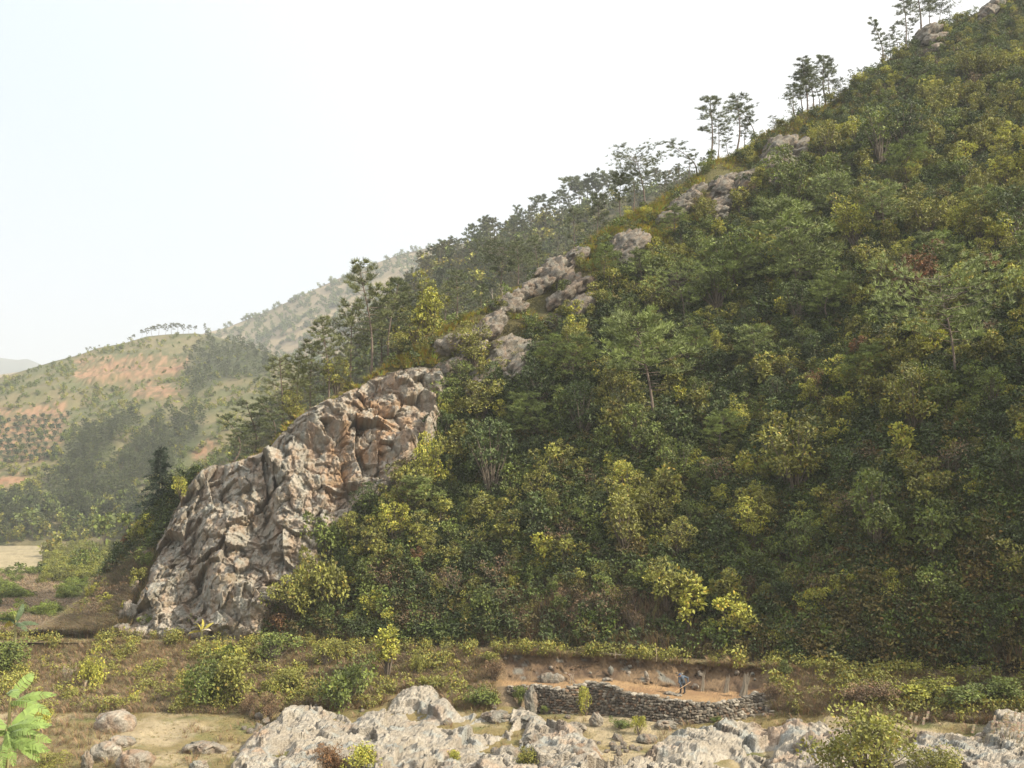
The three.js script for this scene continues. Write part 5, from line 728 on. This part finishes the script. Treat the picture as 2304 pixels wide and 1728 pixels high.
// ---------------------------------------------------------------- stone wall of the terrace
{
  const R = rng(5150), wall = thing('stone_wall', 'dry stone retaining wall of rough dark stones under the orange terrace', 'stone wall', V(0, 0, 0)), origin = bankAt(1460, 1600); wall.position.copy(origin);
  const variants = [0, 1, 2, 3, 4, 5].map((k) => { const Q = rng(60 + k); let g = new THREE.IcosahedronGeometry(1, 1); g.deleteAttribute('normal'); g.deleteAttribute('uv'); g = mergeVertices(g, 1e-4); const a = g.attributes.position, col = new Float32Array(a.count * 3), uv = new Float32Array(a.count * 2); for (let i = 0; i < a.count; i++) { const x = a.getX(i), y = a.getY(i), z = a.getZ(i), f = 0.85 + 0.3 * Q(), sq = (v) => Math.sign(v) * Math.pow(Math.abs(v), 0.65); a.setXYZ(i, sq(x) * f, sq(y) * f, sq(z) * f); uv.set([x * 0.3, y * 0.3], 2 * i); const t = 0.85 + 0.3 * Q(); col.set([t, t, t], 3 * i); } g.setAttribute('color', new THREE.BufferAttribute(col, 3)); g.setAttribute('uv', new THREE.BufferAttribute(uv, 2)); g = g.toNonIndexed(); g.computeVertexNormals(); return g; });
  const mats = [[0.20, 0.165, 0.12], [0.15, 0.12, 0.088], [0.25, 0.215, 0.165], [0.20, 0.13, 0.08], [0.125, 0.105, 0.08], [0.34, 0.30, 0.24]].map((c) => new THREE.MeshStandardMaterial({ color: new THREE.Color().setRGB(...c), vertexColors: true, roughness: 0.95, bumpMap: grainTex, bumpScale: 0.03 }));
  const top = (px) => P(px, lin(BANK, px, 7), lin(BANK, px, 8)), bot = (px) => P(px, lin(BANK, px, 9), lin(BANK, px, 10));
  const stones = []; let px = 1146;
  const cols = []; for (let x = 1140; x <= 1736; x += 2) cols.push(x);
  let s = 0; const arc = [[1140, 0]]; for (let k = 1; k < cols.length; k++) { s += top(cols[k]).setY(0).distanceTo(top(cols[k - 1]).setY(0)); arc.push([cols[k], s]); }
  const pxAt = (q) => { for (let k = 1; k < arc.length; k++) if (q <= arc[k][1]) return mix(arc[k - 1][0], arc[k][0], (q - arc[k - 1][1]) / (arc[k][1] - arc[k - 1][1])); return 1736; };
  for (let course = -2; course < 17; course++) {
    const hc = 0.155; let q = R() * 0.2;
    while (q < s) {
      const w = 0.13 + 0.26 * R() * R() + 0.05 * R(), x = pxAt(q + w / 2), a = bot(x), b = top(x), L = b.y - a.y, y = course * hc + (R() - 0.5) * 0.09; q += w;
      const ends = x < 1190 ? 0.62 : 0; if (y > L + 0.02 || (ends && y < L * ends)) continue;
      const t = clamp(y / Math.max(0.2, L), -0.3, 1), p = a.clone().lerp(b, t), n1 = top(x + 4).sub(top(x - 4)), cap = y > L - hc;
      stones.push({ p: p.add(V(-n1.z, 0, n1.x).normalize().multiplyScalar(-0.0)).setY(a.y + y + 0.05), w, h: hc * (0.75 + 0.6 * R()) * (cap ? 0.9 : 1), turn: -Math.atan2(n1.z, n1.x), cap, px: x, size: w / -p.z });
    }
  }
  stones.sort((a, b) => b.size - a.size); const late = [];
  stones.forEach((q, k) => {
    const g = variants[Math.floor(R() * 6)], light = q.cap ? 5 : q.px > 1610 && R() < 0.4 ? (R() < 0.5 ? 2 : 5) : Math.floor(R() * 5), o = new THREE.Mesh(g, mats[light]); o.name = k < 300 ? numbered('stone') : 'stone';  // sunlight on top course and right end painted as paler stone colours
    o.position.copy(q.p).sub(origin).add(V(0, 0, 0.06 + 0.07 * R())); o.scale.set(q.w * 0.55, q.h * 0.58, 0.17 + 0.06 * R()); o.rotation.set((R() - 0.5) * 0.4, q.turn + (R() - 0.5) * 0.4, (R() - 0.5) * 0.6);
    if (k < 300) wall.add(shade(o)); else { o.updateMatrix(); const gg = g.clone().applyMatrix4(o.matrix), c = gg.attributes.color, m = o.material.color; for (let i = 0; i < c.count; i++) c.setXYZ(i, c.getX(i) * m.r, c.getY(i) * m.g, c.getZ(i) * m.b); late.push(gg); }
  });
  if (late.length) { const m = mesh('stone_rows', mergeGeometries(late), M.rock, wall); m.userData.kind = 'stuff'; }
  console.log('wall stones', stones.length);
}

// ---------------------------------------------------------------- small things by the path and on the terrace
function stick(name, label, cat, a, b, r, color = [0.42, 0.34, 0.24]) { const bag = new Bag(), d = b.clone().sub(a), m1 = d.clone().multiplyScalar(0.5).add(V(r * 0.8, 0, r * 0.5)); bag.tube([V(0, 0, 0), m1, d, d.clone().multiplyScalar(1.002)], [r, r * 0.95, r * 0.8, 0.002], 7, color); const m = mesh(name, bag.geo(), M.bark); m.position.copy(a); return tag(m, label, cat); }
{
  const at = (px, py, up = 0) => bankAt(px, py).add(V(0, up, 0));
  stick('post', 'short pale wooden post standing at the path edge with a fallen rail', 'post', at(1384, 1478, -0.1), at(1384, 1478, 0.42), 0.05); stick('rail', 'grey fallen rail lying along the path edge', 'rail', at(1350, 1473, 0.12), at(1408, 1479, 0.14), 0.045, [0.33, 0.28, 0.22]); stick('post', 'tall pale stick standing alone beside the path above the worker', 'post', at(1477, 1485, -0.1), at(1476, 1485, 0.85), 0.045, [0.50, 0.40, 0.26]);
  stick('branch', 'pale dry branch leaning at the right end of the terrace', 'branch', at(1742, 1560, 0), at(1762, 1520, 0.2), 0.04); stick('plank', 'dark reddish stick leaning on the cut bank of the left terrace', 'stick', at(1296, 1536, 0), at(1276, 1520, 0.1), 0.05, [0.20, 0.11, 0.07]); stick('branch', 'thin dry branch lying at the foot of the wall', 'branch', at(1590, 1650, 0.1), at(1632, 1618, 0.15), 0.035);
  const bundle = (px, py, lean, n, H, w, label) => { const Q = rng(px), b = new Bag(); for (let k = 0; k < n; k++) { const x = (Q() - 0.5) * w * 1.3, z = (Q() - 0.5) * 0.18, top = V(x * 0.5 + lean + (Q() - 0.5) * 0.34, H * (0.75 + 0.35 * Q()), z - 0.35), t = 0.7 + 0.5 * Q(); b.tube([V(x, -0.05, z), V(x * 0.6 + lean * 0.5, H * 0.45, z - 0.15), top], [0.016, 0.014, 0.006], 4, [0.27 * t, 0.23 * t, 0.175 * t]); } const m = mesh('brushwood_bundle', b.geo(), M.bark); m.position.copy(at(px, py)); return tag(m, label, 'brushwood bundle'); };
  bundle(1580, 1554, 0.22, 14, 1.25, 0.22, 'thin grey brushwood bundle leaning on the cut bank, nearest to the worker'); bundle(1633, 1560, 0.25, 16, 1.2, 0.35, 'sparse grey brushwood bundle in the middle of the three'); bundle(1672, 1565, 0.40, 60, 1.35, 0.42, 'thick pale brushwood bundle at the right, flared at its foot');
  bundle(1287, 1538, 0.02, 10, 0.7, 0.3, 'few upright grey sticks against the cut bank of the left terrace');
  boulder(1454, 1524, 12, 16, 'upper pale stone in the cut bank left of the worker', { detail: 4, at: (x, y) => bankAt(x, y).add(V(0, 0, 0.15)), cat: 'stone', name: 'stone' }); boulder(1458, 1532, 10, 10, 'lower pale stone in the cut bank left of the worker', { detail: 4, cat: 'stone', name: 'stone', at: (x, y) => bankAt(x, y).add(V(0, 0, 0.15)) }); boulder(1373, 1512, 14, 18, 'grey stone stuck in the cut bank above the soil mound', { detail: 5, dark: 0.9, at: (x, y) => bankAt(x, y).add(V(0, 0, 0.2)), cat: 'stone', name: 'stone' }); boulder(1368, 1533, 26, 10, 'small grey rock by the soil mound on the terrace', { detail: 5, dark: 0.9 });
  { const Q = rng(99); for (let k = 0; k < 15; k++) { const px = 1130 + Q() * 590, q = bankProfile(px), py = mix(q[1][0] + 14, q[2][0], Q()), w = 5 + Q() * 9; boulder(px, py, w, w * 0.7, 'small stone embedded in the dug earth bank behind the terrace', { detail: 3, dark: 0.9, name: 'bank_stone', cat: 'stone', group: 'stones in the cut bank', at: (x, y) => bankAt(x, y).add(V(0, 0, -0.55)) }); } }
  boulder(1565, 1549, 16, 12, 'grey stone at the foot of the cut bank behind the worker', { detail: 5, dark: 0.9 }); boulder(1508, 1563, 26, 8, 'grey stone heap standing in for the shadow and dark pile at the hoe', { detail: 6, dark: 0.9, rough: 0.7 }); boulder(1526, 1566, 20, 6, 'flat pale stone added beside the stand-in stone heap at the hoe', { detail: 5 });  // heap and flat stone stand in for the worker's shadow and a dark pile
  boulder(1240, 1536, 60, 26, 'grey-green rock exposed in the cut bank of the left terrace', { dark: 0.9, deep: 0.3, detail: 10 });
  { const b = new Bag(); b.tube([V(0, 0, 0), V(0.12, 0.35, 0)], [0.02, 0.02], 5, [0.7, 0.7, 0.72]); b.tube([V(-0.05, 0, 0.05), V(0.5, -0.12, 0.1)], [0.035, 0.03], 6, [0.75, 0.75, 0.76]); const m = mesh('pipe', b.geo(), M.bark); m.position.copy(bankAt(2196, 1572)).add(V(0, 0.3, 0.5)); tag(m, 'short broken white pipe sticking out of the bank at right', 'pipe'); }
}

// ---------------------------------------------------------------- the person with the hoe
{
  const base = bankAt(1536, 1561), D = -base.z, turn = 0;
  const J = { hipL: V(-0.09, 0.78, 0.02), hipR: V(0.09, 0.78, -0.02), kneeL: V(-0.13, 0.43, 0.09), kneeR: V(0.13, 0.43, 0.04), ankL: V(-0.14, 0.09, 0.02), ankR: V(0.14, 0.09, -0.02), toeL: V(-0.27, 0.045, 0.10), toeR: V(0.03, 0.045, 0.08), pelvis: V(0, 0.84, 0), waist: V(-0.03, 0.97, 0.07), chest: V(-0.09, 1.12, 0.17), neck: V(-0.155, 1.22, 0.27), shF: V(-0.24, 1.10, 0.23), shB: V(0.10, 1.16, 0.10), elF: V(-0.27, 0.82, 0.30), elB: V(0.34, 1.08, 0.10), haF: V(-0.10, 0.575, 0.34), haB: V(0.44, 0.83, 0.17), head: V(-0.215, 1.29, 0.335) };
  const grip1 = V(0.47, 0.79, 0.18), hoeEnd = V(-0.88, 0.04, 0.50), hd = hoeEnd.clone().sub(grip1); const grip2 = grip1.clone().addScaledVector(hd, 0.43); J.haF.copy(grip2).add(V(0.01, 0.05, -0.02)); J.haB.copy(grip1).add(V(-0.04, 0.045, -0.02)).addScaledVector(hd, 0.05);
  const SKIN = [0.36, 0.21, 0.14], COAT = [0.075, 0.10, 0.135], TROU = [0.035, 0.037, 0.045], SHOE = [0.03, 0.028, 0.025];
  const bones = [['hipL', 'kneeL', 0.098, 0.072, TROU], ['kneeL', 'ankL', 0.072, 0.052, TROU], ['hipR', 'kneeR', 0.098, 0.072, TROU], ['kneeR', 'ankR', 0.072, 0.052, TROU], ['ankL', 'toeL', 0.052, 0.04, SHOE], ['ankR', 'toeR', 0.052, 0.04, SHOE], ['pelvis', 'waist', 0.155, 0.150, COAT], ['waist', 'chest', 0.150, 0.165, COAT], ['chest', 'neck', 0.150, 0.075, COAT], ['hipL', 'hipR', 0.115, 0.115, COAT], ['shF', 'shB', 0.085, 0.085, COAT], ['shF', 'elF', 0.075, 0.058, COAT], ['elF', 'haF', 0.056, 0.036, COAT], ['shB', 'elB', 0.075, 0.058, COAT], ['elB', 'haB', 0.056, 0.036, COAT], ['neck', 'head', 0.056, 0.05, SKIN]];
  function field(list, k, cell, lo, hi) { // smooth union of tapered capsules, meshed on its own grid
    const size = Math.max(hi.x - lo.x, hi.y - lo.y, hi.z - lo.z), res = Math.ceil(size / cell), mc = new MarchingCubes(res, new THREE.MeshStandardMaterial(), false, false, 400000), half = size / 2, c = lo.clone().add(hi).multiplyScalar(0.5), p = V(), ab = V(), ap = V(), ds = new Float32Array(list.length);
    const dist = (q) => { let m = 1e9; for (let n = 0; n < list.length; n++) { const [a, b, ra, rb] = list[n]; ab.subVectors(b, a); ap.subVectors(q, a); const t = clamp(ap.dot(ab) / Math.max(1e-9, ab.lengthSq())); ds[n] = Math.sqrt(Math.max(0, ap.lengthSq() - 2 * t * ap.dot(ab) + t * t * ab.lengthSq())) - mix(ra, rb, t); m = Math.min(m, ds[n]); } let e = 0; for (let n = 0; n < list.length; n++) e += Math.exp(-(ds[n] - m) / k); return m - k * Math.log(e); };
    for (let z = 0; z < res; z++) for (let y = 0; y < res; y++) for (let x = 0; x < res; x++) { p.set((x - res / 2) / (res / 2) * half + c.x, (y - res / 2) / (res / 2) * half + c.y, (z - res / 2) / (res / 2) * half + c.z); mc.field[x + y * res + z * res * res] = -dist(p); }
    mc.isolation = 0; mc.update(); const n = mc.count, pos = new Float32Array(n * 3), nor = new Float32Array(n * 3), col = new Float32Array(n * 3);
    for (let i = 0; i < n; i++) { p.set(mc.positionArray[3 * i] * half + c.x, mc.positionArray[3 * i + 1] * half + c.y, mc.positionArray[3 * i + 2] * half + c.z); pos.set([p.x, p.y, p.z], 3 * i); dist(p); let b = 0; for (let q = 1; q < list.length; q++) if (ds[q] < ds[b]) b = q; col.set(list[b][4], 3 * i); }
    const g = new THREE.BufferGeometry(); g.setAttribute('position', new THREE.BufferAttribute(pos, 3)); g.setAttribute('color', new THREE.BufferAttribute(col, 3)); const w = mergeVertices(g, 1e-5); w.computeVertexNormals(); return w;
  }
  const body = field(bones.map(([a, b, ra, rb, c]) => [J[a], J[b], ra, rb, c]), 0.016, 0.014, V(-0.5, -0.02, -0.5), V(0.6, 1.45, 0.6));
  const hf = V(-0.75, -0.35, 0.55).normalize(), hs = V(-hf.z, 0, hf.x).normalize(), hu = V().crossVectors(hs, hf).multiplyScalar(-1); if (hu.y < 0) hu.negate();
  const H = (f, u, s) => J.head.clone().addScaledVector(hf, f).addScaledVector(hu, u).addScaledVector(hs, s), DARK = [0.03, 0.025, 0.02], LIP = [0.26, 0.11, 0.08];
  const head = field([[H(-0.015, 0.03, 0), H(0.01, 0.02, 0), 0.082, 0.078, SKIN], [H(0.03, -0.05, 0), H(0.045, -0.075, 0), 0.055, 0.040, SKIN], [H(0.085, 0.01, 0), H(0.103, -0.018, 0), 0.010, 0.014, SKIN], [H(0.074, 0.012, 0.031), H(0.076, 0.012, 0.031), 0.011, 0.011, DARK], [H(0.074, 0.012, -0.031), H(0.076, 0.012, -0.031), 0.011, 0.011, DARK], [H(0.082, -0.052, -0.018), H(0.082, -0.052, 0.018), 0.008, 0.008, LIP], [H(-0.01, -0.005, 0.083), H(-0.01, 0.02, 0.086), 0.014, 0.014, SKIN], [H(-0.01, -0.005, -0.083), H(-0.01, 0.02, -0.086), 0.014, 0.014, SKIN]], 0.006, 0.005, H(0, 0, 0).addScalar(-0.15), H(0, 0, 0).addScalar(0.15));
  const hand = (at, grip) => { const ax = hd.clone().normalize(), out = at.clone().sub(grip); out.addScaledVector(ax, -out.dot(ax)).normalize(); const sdw = V().crossVectors(ax, out), list = [], pt = (a, r, ang) => grip.clone().addScaledVector(ax, a).addScaledVector(out, Math.cos(ang) * r).addScaledVector(sdw, Math.sin(ang) * r); list.push([pt(-0.03, 0.036, 0), pt(0.03, 0.036, 0), 0.022, 0.020, SKIN], [pt(0, 0.04, 0), at.clone(), 0.024, 0.030, SKIN]);
    for (let f = 0; f < 4; f++) { const a = -0.034 + f * 0.022, r = 0.029, l = [0.9, 1, 0.95, 0.8][f]; list.push([pt(a, 0.036, 0.4), pt(a, r, 1.4 * l), 0.010, 0.0095, SKIN], [pt(a, r, 1.4 * l), pt(a, r, 2.5 * l), 0.0095, 0.009, SKIN], [pt(a, r, 2.5 * l), pt(a, r * 0.95, 3.4 * l), 0.009, 0.008, SKIN]); }
    list.push([pt(0.03, 0.034, -0.5), pt(0.044, 0.03, -1.5), 0.012, 0.011, SKIN], [pt(0.044, 0.03, -1.5), pt(0.046, 0.03, -2.4), 0.011, 0.009, SKIN]); return field(list, 0.003, 0.0035, grip.clone().addScalar(-0.1), grip.clone().addScalar(0.1)); };
  const whole = mergeGeometries([body, head, hand(J.haF, grip2), hand(J.haB, grip1.clone().addScaledVector(hd, 0.05))]);
  const g = thing('person', 'person in blue-grey jacket and dark trousers bending over a hoe on the terrace', 'person', base, turn); mesh('body', whole, new THREE.MeshStandardMaterial({ color: 0xffffff, vertexColors: true, roughness: 0.9 }), g);
  const cap = new THREE.SphereGeometry(0.098, 20, 12, 0, 6.2832, 0, 1.45), cp = cap.attributes.position, cc = new Float32Array(cp.count * 3); for (let i = 0; i < cp.count; i++) cc.set([0.05, 0.085, 0.16], 3 * i); cap.setAttribute('color', new THREE.BufferAttribute(cc, 3));
  const brim = new THREE.CylinderGeometry(0.085, 0.09, 0.012, 20, 1).translate(0.05, 0.022, 0), bc = new Float32Array(brim.attributes.position.count * 3); for (let i = 0; i < bc.length; i += 3) bc.set([0.04, 0.07, 0.13], i); brim.setAttribute('color', new THREE.BufferAttribute(bc, 3));
  const hat = mesh('cap', mergeGeometries([cap, brim]), new THREE.MeshStandardMaterial({ vertexColors: true, roughness: 0.9, side: THREE.DoubleSide }), g); hat.position.copy(H(-0.004, 0.035, 0)); hat.quaternion.setFromRotationMatrix(new THREE.Matrix4().makeBasis(hf, hu, V().crossVectors(hf, hu)));
  const hoe = thing('hoe', 'long-handled hoe with pale wooden shaft held by the bending person', 'hoe', base.clone()); const sh = new Bag(); sh.tube([grip1.clone().addScaledVector(hd, -0.06), grip1.clone().addScaledVector(hd, 0.5), hoeEnd], [0.018, 0.019, 0.02], 8, [0.55, 0.38, 0.22]); mesh('shaft', sh.geo(), M.bark, hoe);
  const bl = new THREE.BoxGeometry(0.26, 0.022, 0.17); const bm = mesh('blade', bl, new THREE.MeshStandardMaterial({ color: 0x4a4642, roughness: 0.5, metalness: 0.7 }), hoe); bm.position.copy(hoeEnd).add(V(0.06, -0.03, 0.02)); bm.rotation.set(0.1, 0.2, 0.5);
}
renderer.render(scene, camera);
